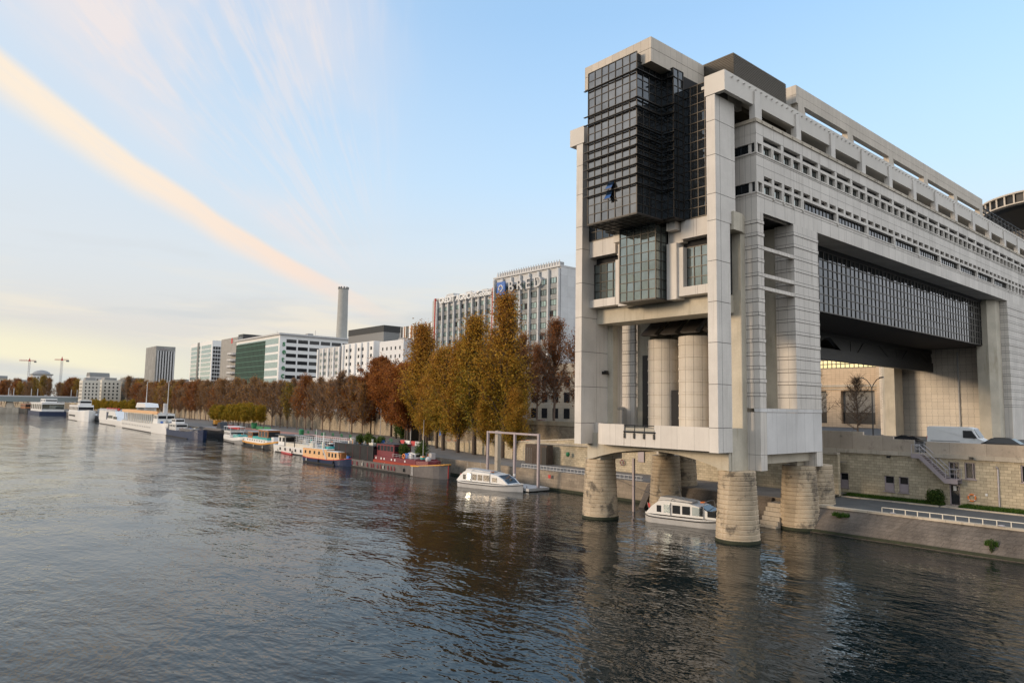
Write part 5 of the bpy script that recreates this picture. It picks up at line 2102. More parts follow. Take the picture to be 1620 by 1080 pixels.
for i, (x, y, r, h) in enumerate(((-11.0, -.6, .8, 1.9), (-9.2, .2, .9, 2.2), (-6.6, -.3, .8, 1.6), (-4.6, .5, .9, 1.7), (-3.2, -.6, .7, 1.5), (5.3, -.4, 1.0, 2.5), (9.6, .6, 1.25, 3.1), (8.0, 1.4, .8, 2.0))):
    zz = 4.4 if x < -2.2 else 2.8
    mw = o.matrix_basis @ Vector((x, y, zz))
    w = shrub('bamboo_planter', tuple(mw), r, h, 1500, ['bamboo clump at the stern end of the black screen roof', 'tallest bamboo clump on the black screen roof', 'low bamboo clump in the middle of the black screen roof', 'bushy bamboo clump near the wheelhouse roof', 'bamboo clump just behind the wheelhouse', 'bamboo clump right of the barge wheelhouse', 'large round bamboo beside the barge flagpole', 'small bamboo bush left of the barge flagpole'][i], size=.22, seed=20 + i, group='bamboo plants on the red barge', cat='plant')
    pb = MB()
    pb.lathe([(.28, 0), (.36, .42), (.32, .42), (.3, .3)], 0, 0, 10)
    pb.build('pot', M['wood'], w, world=False)

clutter(o, 5, 12, 3.4, 2.78, 12, 1)
clutter(o, -17, -3, 3.6, 4.38, 16, 2)
fenders(o, (-15, -6, 2, 9), 5.0, 1.0)
# peach and blue boat
o, L = boat('house_boat', (66.6, 144.5), (67.6, 126.0), 'peach and blue house boat with white roof moored outside the white barge')
put_hull(o, ('navy', 'lgrey', 'red'), L, 4.6, 1.0, bow=.22, stern=.08, sheer=.7, strake=.12, ns=30)
cabin(o, 'cabin', -L / 2 + .6, 1.4, 3.8, .95, 2.9, 'salmon', 'white', 5, (.42, .75), wfrac=.35)
cabin(o, 'fore_cabin', 1.5, 6.4, 3.7, .95, 2.6, 'salmon', 'white', 3, (.35, .85), rake=(0, .6), wfrac=.5)
b = MB()
b.box(5.4, 6.6, -1.6, 1.6, 1.0, 2.45)
b.build('wheelhouse_front', M['wood'], o, world=False)
b = MB()
b.extr([(1.0, 1.0), (1.5, 1.0), (.1, 2.95), (-.4, 2.95)], 'y', -1.95, -1.915)
b.build('diagonal_stripe', M['lgrey'], o, world=False)
rails(o, [(-7, -1.6, 3.0), (-1, -1.6, 3.0)], .6, m_='lgrey')
b = MB()
b.box(-5.5, -3.8, -1.2, 1.2, 3.0, 3.5)
b.build('roof_locker', M['lgrey'], o, world=False)
b = MB()
b.box(-3, 0, -.8, .9, 3.0, 3.35)
b.build('roof_boxes', M['teal'], o, world=False)
mast(o, 7.6, .2, 1.4, 4.0, .16, 'lgrey', 'post')
b = MB()
b.tube([(L / 2 + .3, -.3, 1.2), (L / 2 + .3, -.3, .35)], .2, 8)
b.build('fender', HW, o, world=False)

clutter(o, -8, -.5, 2.8, 3.02, 9, 3)
clutter(o, 6.8, 8.2, 2.0, 1.1, 5, 4)
fenders(o, (-6, -1, 5), 4.6)
# white barge with railings and canopy
o, L = boat('barge', (74.0, 178), (73.5, 139.5), 'long white barge with railed roof and dark canopy behind the peach boat')
put_hull(o, ('white', 'lgrey', 'white'), L, 5.4, 1.7, bow=.12, stern=.06, sheer=.5, strake=.3, blunt=.4, ns=34)
b = MB()
b.box(-L / 2 + 9, L / 2 - 6, -2.3, 2.3, 1.6, 2.6)
b.build('coach_roof', M['offw'], o, world=False)
for k in range(9):
    b = MB()
    b.box(-13 + k * 3.1, -12.3 + k * 3.1, -2.76, -2.70, .7, 1.35)
    b.build('hull_window', M['tint'], o, world=False)
cabin(o, 'wheelhouse', -L / 2 + 3, -L / 2 + 7.4, 3.6, 1.7, 4.0, 'white', 'white', 2, (.4, .85))
b = MB()
b.box(-L / 2 + 2.5, -L / 2 + 15, -2.6, 2.6, 4.2, 4.32)
for x in (-L / 2 + 8.5, -L / 2 + 14.5):
    for y in (-2.4, 2.4):
        b.box(x - .06, x + .06, y - .06, y + .06, 1.7, 4.2)
b.build('canopy', M['black'], o, world=False)
rails(o, [(-5, -2.3, 2.6), (14, -2.3, 2.6), (14, 2.3, 2.6), (-5, 2.3, 2.6), (-5, -2.3, 2.6)], 1.9, mids=3, r=.035)
mast(o, 2, 0, 2.6, 6.2, .09, 'white')
mast(o, 6, 0, 2.6, 5.6, .16, 'white', 'funnel')

clutter(o, -4, 13, 3.6, 2.62, 16, 5)
clutter(o, 14, 18, 3.0, 1.75, 6, 6)
fenders(o, (-14, -5, 6, 13), 5.4)
# black and orange barge
o, L = boat('barge', (76.6, 208), (74.2, 178.2), 'black barge with an orange bow stripe and wooden wheelhouse')
put_hull(o, ('black', 'lgrey', 'ochre'), L, 5.0, 1.35, bow=.2, stern=.14, sheer=1.1, strake=.42, blunt=.3, ns=34)
b = MB()
b.box(-L / 2 + 4, L / 2 - 5, -2.1, 2.1, 1.3, 2.35)
c_ = b.build('coach_roof', HW, o, world=False)
for k in range(8):
    b = MB()
    b.box(-8 + k * 2.2, -7.4 + k * 2.2, -2.13, -2.095, 1.75, 2.15)
    b.build('window', M['tint'], c_, world=False)
cabin(o, 'wheelhouse', -9.5, -5.2, 3.2, 2.35, 4.0, 'wood', 'lgrey', 3, (.35, .85), wfrac=.7)
cabin(o, 'tall_wheelhouse', 0.5, 9.0, 3.2, 2.35, 4.9, 'wood', 'lgrey', 3, (.3, .85), wfrac=.75)
b = MB()
b.box(-3.5, 9.5, -2.0, -.6, 2.36, 2.95)
b.build('tarpaulin', M['teal'], o, world=False)
rails(o, [(-6, -2.4, 1.6), (11, -2.4, 1.8)], .8)
b = MB()
b.box(10, 12, -1, 1, 1.5, 3.2)
b.build('bow_locker', HW, o, world=False)

clutter(o, -13, 11, 3.0, 1.4, 14, 7)
fenders(o, (-9, 0, 8), 5.0)
# small white and grey barge
o, L = boat('barge', (79.5, 231.5), (76.5, 209.0), 'white and grey motor barge with arched windows beside the black barge')
put_hull(o, ('grey', 'lgrey', 'white'), L, 4.8, 1.7, bow=.2, stern=.1, sheer=.6, strake=.9, ns=28)
cabin(o, 'deck_house', -L / 2 + .8, -L / 2 + 10, 4.0, 1.7, 3.3, 'white', 'white', 6, (.3, .8), wfrac=.45)
b = MB()
b.box(-L / 2 + .6, -L / 2 + 11, -2.2, 2.2, 4.6, 4.68)
for x in (-L / 2 + .9, -L / 2 + 5, -L / 2 + 10.6):
    for y in (-2.1, 2.1):
        b.box(x - .05, x + .05, y - .05, y + .05, 3.3, 4.6)
b.build('awning', HW, o, world=False)
b = MB()
b.box(1, 9, -1.6, 1.6, 1.7, 2.5)
b.build('hold_cover', M['teal'], o, world=False)
rails(o, [(0, -2.2, 1.9), (9, -2.0, 2.0)], .8)

clutter(o, -1, 10, 3.2, 1.75, 12, 8)
# two black barges
o, L = boat('barge', (83.5, 272), (81.5, 233), 'black hulled barge with two white anchor marks, outside the row of limes')
put_hull(o, ('black', 'hullgrey', 'black'), L, 5.4, 2.6, bow=.16, stern=.08, sheer=.9, strake=.3, blunt=.6, ns=30)
b = MB()
b.box(-L / 2 + 3, L / 2 - 8, -2.1, 2.1, 2.6, 3.4)
b.build('hold_cover', M['hullgrey'], o, world=False)
for y in (-1.4, -2.15):
    b = MB()
    b.torus((L / 2 - .9 - abs(y) * .9, y * .95, 2.6), .45, .1, 'x', 12, 5)
    b.build('anchor_mark', HW, o, world=False)
b = MB()
b.extr([(2, 3.4), (8, 3.4), (6, 5.4), (4, 5.4)], 'y', -1.2, 1.2)
b.build('folded_sail', M['black'], o, world=False)
o, L = boat('barge', (74.6, 280), (73.2, 238), 'navy blue tug-like barge with a white wheelhouse in front of the tall white ship')
put_hull(o, ('navy', 'hullgrey', 'navy'), L, 5.0, 2.2, bow=.14, stern=.12, sheer=1.0, strake=.3, blunt=.45, ns=30)
cabin(o, 'wheelhouse', -L / 2 + 5.5, -L / 2 + 15, 3.8, 2.2, 4.4, 'white', 'lgrey', 4, (.5, .85), wfrac=.7)
cabin(o, 'upper_wheelhouse', -L / 2 + 7, -L / 2 + 12.5, 3.0, 4.48, 6.0, 'white', 'lgrey', 3, (.4, .85), wfrac=.8)
b = MB()
b.box(-2, 15, -1.8, 1.8, 2.3, 3.1)
b.build('hold_cover', M['hullgrey'], o, world=False)
b = MB()
b.lathe([(.3, 2.3), (1.2, 2.8), (1.5, 3.8), (1.2, 4.6), (.3, 5)], -L / 2 + 2.2, 0, 12)
b.build('stern_drum', M['navy'], o, world=False)

clutter(o, -19, 17, 3.2, 2.4, 18, 9)
rails(o, [(-19, -2.3, 2.3), (17, -2.2, 2.4)], .8, m_='grey')
# big white restaurant ship with mast
o, L = boat('ship', (80.5, 371), (76.0, 281), 'large white ship with open arcaded deck, two tall masts and a white canopy')
put_hull(o, ('white', 'offw', 'white'), L, 8.5, 3.4, bow=.12, stern=.06, sheer=.8, strake=.3, blunt=.3, ns=34)
b = MB()
b.box(-L / 2 + 6, L / 2 - 22, -3.6, 3.6, 6.9, 7.2)
b.box(-L / 2 + 8, L / 2 - 24, -2.4, 2.4, 3.4, 6.9)
c_ = b.build('saloon', M['offw'], o, world=False)
for k in range(16):
    b = MB()
    x = -L / 2 + 7 + k * 4
    b.box(x, x + .45, -3.55, -3.2, 3.4, 6.9)
    b.build('column', HW, o, world=False)
    b = MB()
    b.box(x + .9, x + 3.6, -2.45, -2.41, 4.3, 6.3)
    b.build('window', M['glassg'], c_, world=False)
for k in range(18):
    b = MB()
    x = -L / 2 + 8 + k * 3.6
    b.tube([(x, -4.29, 2.0), (x, -4.2, 2.0)], .28, 8)
    b.build('porthole', M['grey'], o, world=False)
b = MB()
b.box(-L / 2 + 2, L / 2 - 12, -3.7, -3.6, 7.2, 8.4)
b.box(-L / 2 + 2, -L / 2 + 2.1, -3.6, 3.6, 7.2, 8.4)
b.build('timber_bulwark', M['salmon'], o, world=False)
cabin(o, 'bridge', L / 2 - 22, L / 2 - 14, 6, 3.6, 7.4, 'white', 'white', 3, (.5, .8))
b = MB()
b.extr([(-18, 9.4), (-15, 11.5), (2, 11.2), (4, 9.6)], 'y', -2.5, 2.5)
for x in (-16, 0):
    b.box(x, x + .2, -2.3, 2.3, 7.3, 9.5)
b.build('canopy', HW, o, world=False)
mast(o, L / 2 - 13, 0, 4, 20.3, .22, 'lgrey')
mast(o, -9, 0, 7, 20.5, .22, 'lgrey')
b = MB()
b.tube([(L / 2 - 17, 0, 7.4), (L / 2 - 17, 0, 11.4)], .7, 10)
b.build('funnel', M['lgrey'], o, world=False)

clutter(o, -34, 30, 5.0, 7.25, 26, 10)
clutter(o, 32, 42, 4.0, 3.7, 8, 11)
# white modern boat
o, L = boat('ship', (84, 440), (81.5, 374), 'smooth white modern boat with a dark slanted window and red dots on its roof')
put_hull(o, ('white', 'white', 'white'), L, 8, 2.4, bow=.14, stern=.05, sheer=.4, strake=.3, ns=26)
cabin(o, 'superstructure', -L / 2 + 1, L / 2 - 10, 7.8, 2.4, 7.0, 'white', 'lgrey', 0, rake=(1, 8))
b = MB()
b.extr([(-8, 2.6), (-5.5, 2.6), (-2, 6.4), (-8.5, 6.4)], 'y', -3.95, -3.91)
b.build('slanted_window', M['navy'], o, world=False)
b = MB()
b.box(-4, 10, -3.95, -3.91, 3.4, 4.8)
b.build('window', M['glassg'], o, world=False)
b = MB()
b.box(12, 22, -3.95, -3.91, 3.2, 4.4)
b.build('window', M['tint'], o, world=False)
for k in range(5):
    b = MB()
    b.lathe([(.1, 7.1), (.6, 7.4), (.6, 8.2), (.1, 8.6)], -18 + k * 8, -2, 8)
    b.build('parasol', M['red'], o, world=False)
clutter(o, -24, 22, 5, 7.1, 14, 12)
rails(o, [(-30, -3.8, 7.0), (14, -3.8, 7.0)], 1.0, r=.05)
# next white boats
o, L = boat('ship', (86, 497), (83, 430 + 18), 'white boat with raked bow squeezed between two white ships')
o.location.x += 6
put_hull(o, ('lgrey', 'white', 'white'), L, 8, 3.2, bow=.2, stern=.05, sheer=2.6, strake=.4, ns=24)
cabin(o, 'superstructure', -L / 2 + 6, L / 2 - 16, 6, 3.2, 7.0, 'white', 'white', 5, (.4, .8))
o, L = boat('ship', (83.5, 532), (81, 472), 'white two-deck ship with rounded stern before the bridge')
put_hull(o, ('white', 'white', 'white'), L, 9, 5.0, bow=.16, stern=.1, sheer=1.6, strake=.4, ns=26)
cabin(o, 'superstructure', -L / 2 + 4, L / 2 - 14, 8, 5.0, 9.2, 'white', 'lgrey', 7, (.3, .75))
cabin(o, 'bridge', L / 2 - 26, L / 2 - 16, 6, 9.3, 12.2, 'white', 'white', 3, (.4, .8))
for k in range(10):
    b = MB()
    b.box(-20 + k * 3, -18.6 + k * 3, -4.56, -4.5, 2.4, 3.4)
    b.build('hull_window', M['tint'], o, world=False)
# floating building near the bridge
o = root('floating_pavilion', (88, 690, 0), 'white floating pavilion with glass walls on a dark barge near the bridge', 'houseboat', None, PI / 2)
b = MB()
b.box(-34, 34, -9, 9, -.6, 3.0)
b.build('pontoon_hull', M['navy'], o, world=False)
cabin(o, 'pavilion', -32, 32, 15, 3.0, 10.0, 'white', 'white', 6, (.25, .8), wfrac=.7, wm='glassg')
cabin(o, 'upper_room', -20, 6, 8, 10.1, 13, 'white', 'lgrey', 3, (.3, .7))
o, L = boat('barge', (98, 640), (97, 560), 'low grey moored barge beyond the white two-deck ship')
put_hull(o, ('hullgrey', 'lgrey', 'lgrey'), L, 8, 3.4, bow=.1, stern=.05, sheer=.6, ns=20)
cabin(o, 'deck_house', -20, 10, 6, 3.4, 7, 'lgrey', 'lgrey', 4)
o, L = boat('barge', (84, 800), (84, 745), 'dark barge moored under the far bridge')
put_hull(o, ('black', 'wood', 'black'), L, 9, 4.0, bow=.1, stern=.05, sheer=.6, ns=20)
cabin(o, 'deck_house', -20, 14, 7, 4.0, 8.4, 'wood', 'lgrey', 5)
for ob in [q for q in COL.objects if q.name.split('.')[0] in ('barge', 'ship', 'house_boat') and q.type == 'EMPTY']:
    hl = [c for c in ob.children if c.name.startswith('hull')]
    if hl:
        xs_ = [v.co.x for v in hl[0].data.vertices]
        ys_ = max(v.co.y for v in hl[0].data.vertices)
        x0_, x1_ = min(xs_), max(xs_)
        b = MB()
        Lb = x1_ - x0_
        b.box(x0_ + Lb * .09, x1_ - Lb * .22, -ys_ - .012, -ys_ * .93, -.1, .22)
        b.build('waterline_band', M['rubber'], ob, world=False)
        b = MB()
        b.tube([(x1_ - 1.2, 0, 1.6), (x1_ + 1.5, -3.0, 2.9)], .03, 4)
        b.build('mooring_line', M['offw'], ob, world=False)
# floating red boom
bm2 = MB()
bm2.tube([(72.2, 175.5, .12), (70.6, 166, .14), (70.2, 162, .12)], .22, 6)
tag(bm2.build('floating_boom', M['red'], loc=(71, 168, .1)), 'red floating boom on the water at the bow of the orange-striped barge', 'boom')
# mooring line at left pier
ml = MB()
ml.tube([(61.4, 53.6, 4.2), (65.5, 49.9, 2.0)], .02, 4)
tag(ml.build('mooring_rope', M['steel'], loc=(61.4, 53.6, 4.2)), 'thin rope from the left stone pier towards the boat under the building', 'rope')
b = MB()
b.box(-.1, .1, -.05, .05, -.02, .05)
tag(b.build('floating_litter', HW, loc=(22.2, 27.9, 0.02)), 'small white scrap floating on the open water', 'litter')

# ================================================================== vehicles
def wheel(o, x, y, r, w=.2):
    b = MB()
    b.tube([(x, y - w / 2, r), (x, y + w / 2, r)], r, 16)
    t = b.build('wheel', M['rubber'], o, world=False)
    b = MB()
    b.tube([(x, y - w / 2 - .012, r), (x, y + w / 2 + .012, r)], r * .6, 12)
    b.build('rim', M['lgrey'], t, world=False)


def van(loc, rz, label, col='white', group=None, L=6.0, H=2.62, W=2.0):
    o = root('van', loc, label, 'van', group, rz)
    h = L / 2
    prof = [(-h, .45), (-h, H - .15), (-h + .12, H), (h - 1.75, H), (h - 1.3, H - .12), (h - .75, 1.45), (h - .1, 1.12), (h, .9), (h, .42)]
    b = MB()
    n = len(prof)
    def ins(p, k):
        return p
    V = [(x, -W / 2 + (.10 if z > 1.5 else 0), z) for x, z in prof] + [(x, W / 2 - (.10 if z > 1.5 else 0), z) for x, z in prof]
    b.add(V, [tuple(range(n))[::-1], tuple(range(n, 2 * n))] + [(i, (i + 1) % n, n + (i + 1) % n, n + i) for i in range(n)])
    bd = b.build('body', M[col], o, world=False)
    m_ = bd.modifiers.new('bevel', 'BEVEL')
    m_.width = .06
    m_.segments = 3
    m_.limit_method = 'ANGLE'
    m_.angle_limit = .5
    for s in (-1, 1):
        b = MB()
        y = s * (W / 2 - .05)
        b.add([(h - 2.25, y, 1.42), (h - .85, y, 1.40), (h - 1.38, y, H - .38), (h - 2.25, y, H - .38)], [(0, 1, 2, 3)])
        b.v = [(x, s * (W / 2 + .015), z) for x, yy, z in b.v]
        b.build('side_window', M['tint'], o, world=False)
        b = MB()
        b.box(h - 1.2, h - 1.05, s * (W / 2) - .04 if s > 0 else s * (W / 2) - .2, s * (W / 2) + .2 if s > 0 else s * (W / 2) + .04, 1.4, 1.75)
        b.build('mirror', M['black'], o, world=False)
        b = MB()
        b.box(-h - .02, -h + .1, s * .86 - .09, s * .86 + .09, 1.0, 1.5)
        b.build('tail_light', M['red'], o, world=False)
        b = MB()
        b.box(h - .06, h + .02, s * .7 - .18, s * .7 + .18, .8, 1.02)
        b.build('headlight', M['lgrey'], o, world=False)
        b = MB()
        b.box(-h + .4, h - 2.6, s * (W / 2 + .004) - .01, s * (W / 2 + .004) + .01, .95, 1.03)
        b.build('rubbing_strip', M['grey'], o, world=False)
        for x in (-h + 1.1, h - 1.0):
            wheel(o, x, s * (W / 2 - .14), .35)
    b = MB()
    b.quad((h - .72, -W / 2 + .18, 1.50), (h - .72, W / 2 - .18, 1.50), (h - 1.27, W / 2 - .2, H - .18), (h - 1.27, -W / 2 + .2, H - .18))
    b.v = [(x + .035, y, z + .02) for x, y, z in b.v]
    b.build('windscreen', M['glassd'], o, world=False)
    return o


def car(loc, rz, label, col, group=None, L=4.4, H=1.48, W=1.78, estate=False):
    o = root('car', loc, label, 'car', group, rz)
    h = L / 2
    rear = (-h + .12, H - .52) if estate else (-h + .05, .95)
    lower = [(-h, .35), (-h, .88), (-h + .1, .97), (h - 1.15, .97), (h - .15, .80), (h, .62), (h, .32)]
    b = MB()
    b.extr(lower, 'y', -W / 2, W / 2)
    bd = b.build('body', M[col], o, world=False)
    up = [(-h + .15, .96), (-h + (.35 if estate else .95), H - .06), (-h + (.5 if estate else 1.2), H), (h - 2.1, H), (h - 1.85, H - .05), (h - 1.05, .96)]
    b = MB()
    n = len(up)
    V = [(x, -W / 2 + (.06 if z < 1.1 else .2), z) for x, z in up] + [(x, W / 2 - (.06 if z < 1.1 else .2), z) for x, z in up]
    b.add(V, [tuple(range(n))[::-1], tuple(range(n, 2 * n))] + [(i, (i + 1) % n, n + (i + 1) % n, n + i) for i in range(n)])
    b.build('windows', M['tint'], o, world=False)
    b = MB()
    b.box(up[2][0], up[3][0], -W / 2 + .19, W / 2 - .19, H - .005, H + .03)
    b.build('roof', M[col], o, world=False)
    for s in (-1, 1):
        for x in (-h + .8, h - .85):
            wheel(o, x, s * (W / 2 - .1), .32)
        b = MB()
        b.box(-h - .015, -h + .05, s * .68 - .16, s * .68 + .16, .66, .84)
        b.build('tail_light', M['red'], o, world=False)
        b = MB()
        b.box(h - .08, h + .012, s * .62 - .18, s * .62 + .18, .60, .76)
        b.build('headlight', M['white'], o, world=False)
    return o


van((92.0, 28.7, RD), -PI / 2, 'white high-roofed panel van parked behind the stone parapet')
car((91.6, 23.8, RD), -PI / 2, 'black low car parked in front of the white van', 'black', L=4.7, H=1.55)
car((92.5, 34.1, RD), -PI / 2, 'black car with red tail light just behind the white van', 'black', L=3.9, H=1.42)

def opp2(y):
    for lim, t in ((120, 'behind the bare brown trees'), (133, 'behind the golden poplars'), (146, 'behind the russet poplars'), (160, 'behind the dark kiosk'), (178, 'behind the evergreen bush'), (190, 'behind the rusty trees')):
        if y < lim:
            return t
    return opp(y)


rc = random.Random(5)
tints = ['white', 'lgrey', 'black', 'white', 'navy', 'grey', 'white', 'red']
protos = {}
spots_ = []
y = 112
k = 0
while y < 430:
    x = interp(BACK, y) + 3.2 + (3.4 if k % 2 else 0)
    spots_.append((x, y, k))
    y += rc.uniform(7, 19)
    k += 1
names_ = {'white': 'white', 'lgrey': 'silver', 'black': 'black', 'navy': 'dark blue', 'grey': 'grey', 'red': 'red'}
for i, (x, y, k) in enumerate(spots_):
    c = tints[rc.randrange(len(tints))]
    isvan = i % 5 == 1
    if isvan:
        c = 'white'
    key = (c, isvan)
    lb = '%s %s on the upper road, %s%s' % (names_[c], 'van' if isvan else 'car', 'near lane, ' if k % 2 == 0 else 'far lane, ', opp2(y))
    gp = '%s %ss driving on the upper quay road' % (names_[c], 'van' if isvan else 'car')
    if key not in protos:
        protos[key] = van((x, y, RD), PI / 2, lb, c, gp, L=5.4, H=2.4) if isvan else car((x, y, RD), PI / 2, lb, c, gp)
    else:
        q = copy_tree(protos[key])
        place(q, (x, y, RD), PI / 2 if i % 2 else -PI / 2, lb)

# ================================================================== lamps, signals, small furniture
DL = root('street_lamp', (103, 42.7, RD), 'slim black street lamp with two arms curving up, in front of the bare trees', 'street lamp')
b = MB()
b.tube([(103, 42.7, RD), (103, 42.7, 15.6)], .11, 8, r1=.07)
b.build('pole', M['black'], DL)
for s in (-1, 1):
    b = MB()
    b.tube([(103, 42.7, 15.5), (103, 42.7 + s * .25, 16.1), (103, 42.7 + s * .7, 16.7), (103, 42.7 + s * 1.1, 16.9)], .055, 6)
    a_ = b.build('arm', M['black'], DL)
    b = MB()
    b.extr([(42.7 + s * 1.0, 16.85), (42.7 + s * 1.1, 17.05), (42.7 + s * 1.6, 17.12), (42.7 + s * 1.6, 16.95)], 'x', 102.85, 103.15)
    b.build('lamp_head', M['black'], a_)


def lamp(loc, h, label, group=None, rz=0):
    o = root('street_lamp', loc, label, 'street lamp', group, rz)
    b = MB()
    b.tube([(0, 0, 0), (0, 0, h)], .11, 6, r1=.06)
    b.build('pole', M['lgrey'], o, world=False)
    b = MB()
    b.tube([(0, 0, h - .1), (-.6, 0, h + .3), (-1.6, 0, h + .4)], .05, 5)
    a = b.build('arm', M['lgrey'], o, world=False)
    b = MB()
    b.box(-2.3, -1.5, -.14, .14, h + .32, h + .46)
    b.build('lamp_head', M['lgrey'], a, world=False)
    return o


l0 = lamp((interp(BACK, 120) + 2.2, 120, RD), 9, 'pale grey street lamp on the upper road, behind the tallest poplars', 'pale street lamps along the upper quay road')
for y in range(142, 520, 22):
    q = copy_tree(l0)
    place(q, (interp(BACK, y) + 2.2, y, RD), 0, 'pale grey street lamp on the upper road, ' + opp2(y))
l1 = lamp((97.5, 83, 6.3), 7.5, 'white lamp post on the terrace left of the stone column')
l2 = lamp((interp(BACK, 190) - 4, 190, QZ), 11, 'slim lamp post on the lower quay, in front of the rusty trees', 'slim lamp posts on the lower quay')
for y in range(214, 460, 24):
    q = copy_tree(l2)
    place(q, (interp(BACK, y) - 4, y, QZ), 0, 'slim lamp post on the lower quay, ' + opp(y))


def signal(loc, label, m_, group):
    o = root('traffic_light', loc, label, 'traffic light', group)
    b = MB()
    b.tube([(0, 0, 0), (0, 0, 3.4)], .07, 6)
    b.build('pole', M['grey'], o, world=False)
    b = MB()
    b.box(-.18, .18, -.15, .15, 3.2, 4.3)
    b.build('housing', M['black'], o, world=False)
    b = MB()
    b.lathe([(.02, -.01), (.24, 0), (.24, .04), (.02, .05)], 0, 0, 12)
    z = 4.0 if 'red' in m_ else 3.5
    b.v = [(x, -.16 - zz, z + y) for x, y, zz in b.v]
    b.build('lens', M[m_], o, world=False)
    return o


for i, (px_y, dx, m_) in enumerate(((232, 3, 'lamp_red'), (224, 5, 'lamp_green'), (216, 5, 'lamp_green'), (208, 5.5, 'lamp_green'), (262, 3, 'lamp_red'), (285, 3, 'lamp_red'), (330, 3, 'lamp_red'), (360, 2, 'lamp_red'), (372, 2, 'lamp_green'), (170, 3, 'lamp_red'))):
    c = 'red' if 'red' in m_ else 'green'
    signal((interp(BACK, px_y) + dx, px_y, RD), '%s traffic light glowing on the upper road, %s' % (c, opp2(px_y)), m_, '%s traffic lights on the upper quay road' % c)

# bins, box, motorbikes, flag pair, kiosk panel
b = MB()
b.lathe([(.9, QZ), (1.1, QZ + 1.9), (1.15, QZ + 2.1), (.9, QZ + 2.15)], 98.5, 262, 14)
tag(b.build('green_tank', M['green'], loc=(98.5, 262, QZ)), 'tall green recycling tank on the red paving, left one', 'bin')
b = MB()
b.lathe([(.7, QZ), (.8, QZ + 1.4), (.5, QZ + 1.7)], 92.0, 206, 14)
tag(b.build('green_bin', M['green'], loc=(92, 206, QZ)), 'low round green bin on the red paving above the orange-striped barge', 'bin')
KB = root('dark_kiosk', (104, 163, QZ), 'tall dark grey kiosk panel right of the evergreen bush', 'kiosk')
b = MB()
b.box(103, 105.6, 161.6, 164.2, QZ, QZ + 5.6)
b.build('cabinet', M['dark'], KB)
b = MB()
b.box(102.9, 102.99, 161.7, 161.9, QZ, QZ + 5.6)
b.build('edge_trim', M['lgrey'], KB)
for i, (x, y, m_) in enumerate(((91.5, 147, 'red'), (91.2, 144.6, 'white'), (91.0, 141.5, 'red'), (90.8, 139.4, 'lgrey'))):
    o = root('barrier_block', (x, y, QZ), ['red plastic road block behind the parked motorbikes, left one', 'white road block between the red ones', 'red plastic road block right of the parked motorbikes', 'grey board at the right end of the road blocks'][i], 'barrier')
    b = MB()
    b.extr([(-.3, 0), (.3, 0), (.2, .4), (.12, 1.1), (-.12, 1.1), (-.2, .4)], 'y', -1.1, 1.1)
    b.build('block', M[m_], o, world=False)


def motorbike(loc, rz, label):
    o = root('motorbike', loc, label, 'motorbike', None, rz)
    for x in (-.7, .7):
        b = MB()
        b.torus((x, 0, .32), .25, .08, 'y', 14, 6)
        b.build('wheel', M['rubber'], o, world=False)
    b = MB()
    b.extr([(-.8, .75), (-.2, .6), (.1, .8), (.45, .95), (.7, .4), (.3, .3), (-.4, .3)], 'y', -.16, .16)
    b.build('body', M['black'], o, world=False)
    b = MB()
    b.tube([(.45, -.35, 1.05), (.5, 0, 1.0), (.45, .35, 1.05)], .03, 5)
    b.build('handlebar', M['dark'], o, world=False)
    return o


motorbike((89.6, 145.5, QZ), 1.2, 'black motorbike parked before the red road blocks, left one')
motorbike((89.2, 142.6, QZ), 1.0, 'black motorbike parked before the red road blocks, right one')
motorbike((112, 243, QZ), 1.4, 'black motorbike parked on the far red paving by the wall')
FP = root('flag_pole', (88.6, 127, 3.6), 'short pole with blue and red-white flags on the terrace behind the barge', 'flag')
b = MB()
b.tube([(88.6, 127, 3.5), (88.6, 127, 7.6)], .04, 5)
b.build('pole', M['grey'], FP)
for i, (m_, y0_) in enumerate((('blue', 127.1), ('red', 126.0))):
    b = MB()
    b.extr([(y0_, 7.5), (y0_ + .8 * (1 if i == 0 else -.6), 7.3), (y0_ + .7 * (1 if i == 0 else -.6), 5.6), (y0_, 5.9)], 'x', 88.58, 88.63)
    b.build('flag', M[m_], FP)

# skip / machinery by the limes
o = root('excavator', (95, 292, QZ), 'small yellow excavator parked among the clipped trees', 'excavator')
b = MB()
b.box(-1.5, 1.5, -1.1, 1.1, .2, .8)
b.build('tracks', M['black'], o, world=False)
b = MB()
b.box(-1.3, .9, -1.0, 1.0, .8, 2.4)
b.build('cab', M['ochre'], o, world=False)
b = MB()
b.tube([(.8, 0, 1.2), (2.6, 0, 3.4), (4.2, 0, 1.6), (4.0, 0, .4)], .18, 5)
b.build('arm', M['ochre'], o, world=False)
for i, (y, m_) in enumerate(((250, 'green'), (243, 'green'), (256, 'red'), (262, 'red'))):
    o = root('works_hoarding', (90 if m_ == 'red' else 96, y, QZ), ['pale green hoarding on the far quay, right', 'pale green hoarding on the far quay, left', 'red and white plastic hoarding at the far quay edge, right', 'red and white plastic hoarding at the far quay edge, left'][i], 'barrier', None, PI / 2)
    b = MB()
    b.box(-3, 3, -.05, .05, 0, 1.2)
    b.build('panel', M[m_], o, world=False)
    b = MB()
    for s in (-2.8, 0, 2.8):
        b.box(s - .06, s + .06, .051, .5, 0, .15)
    b.build('foot', M['grey'], o, world=False)

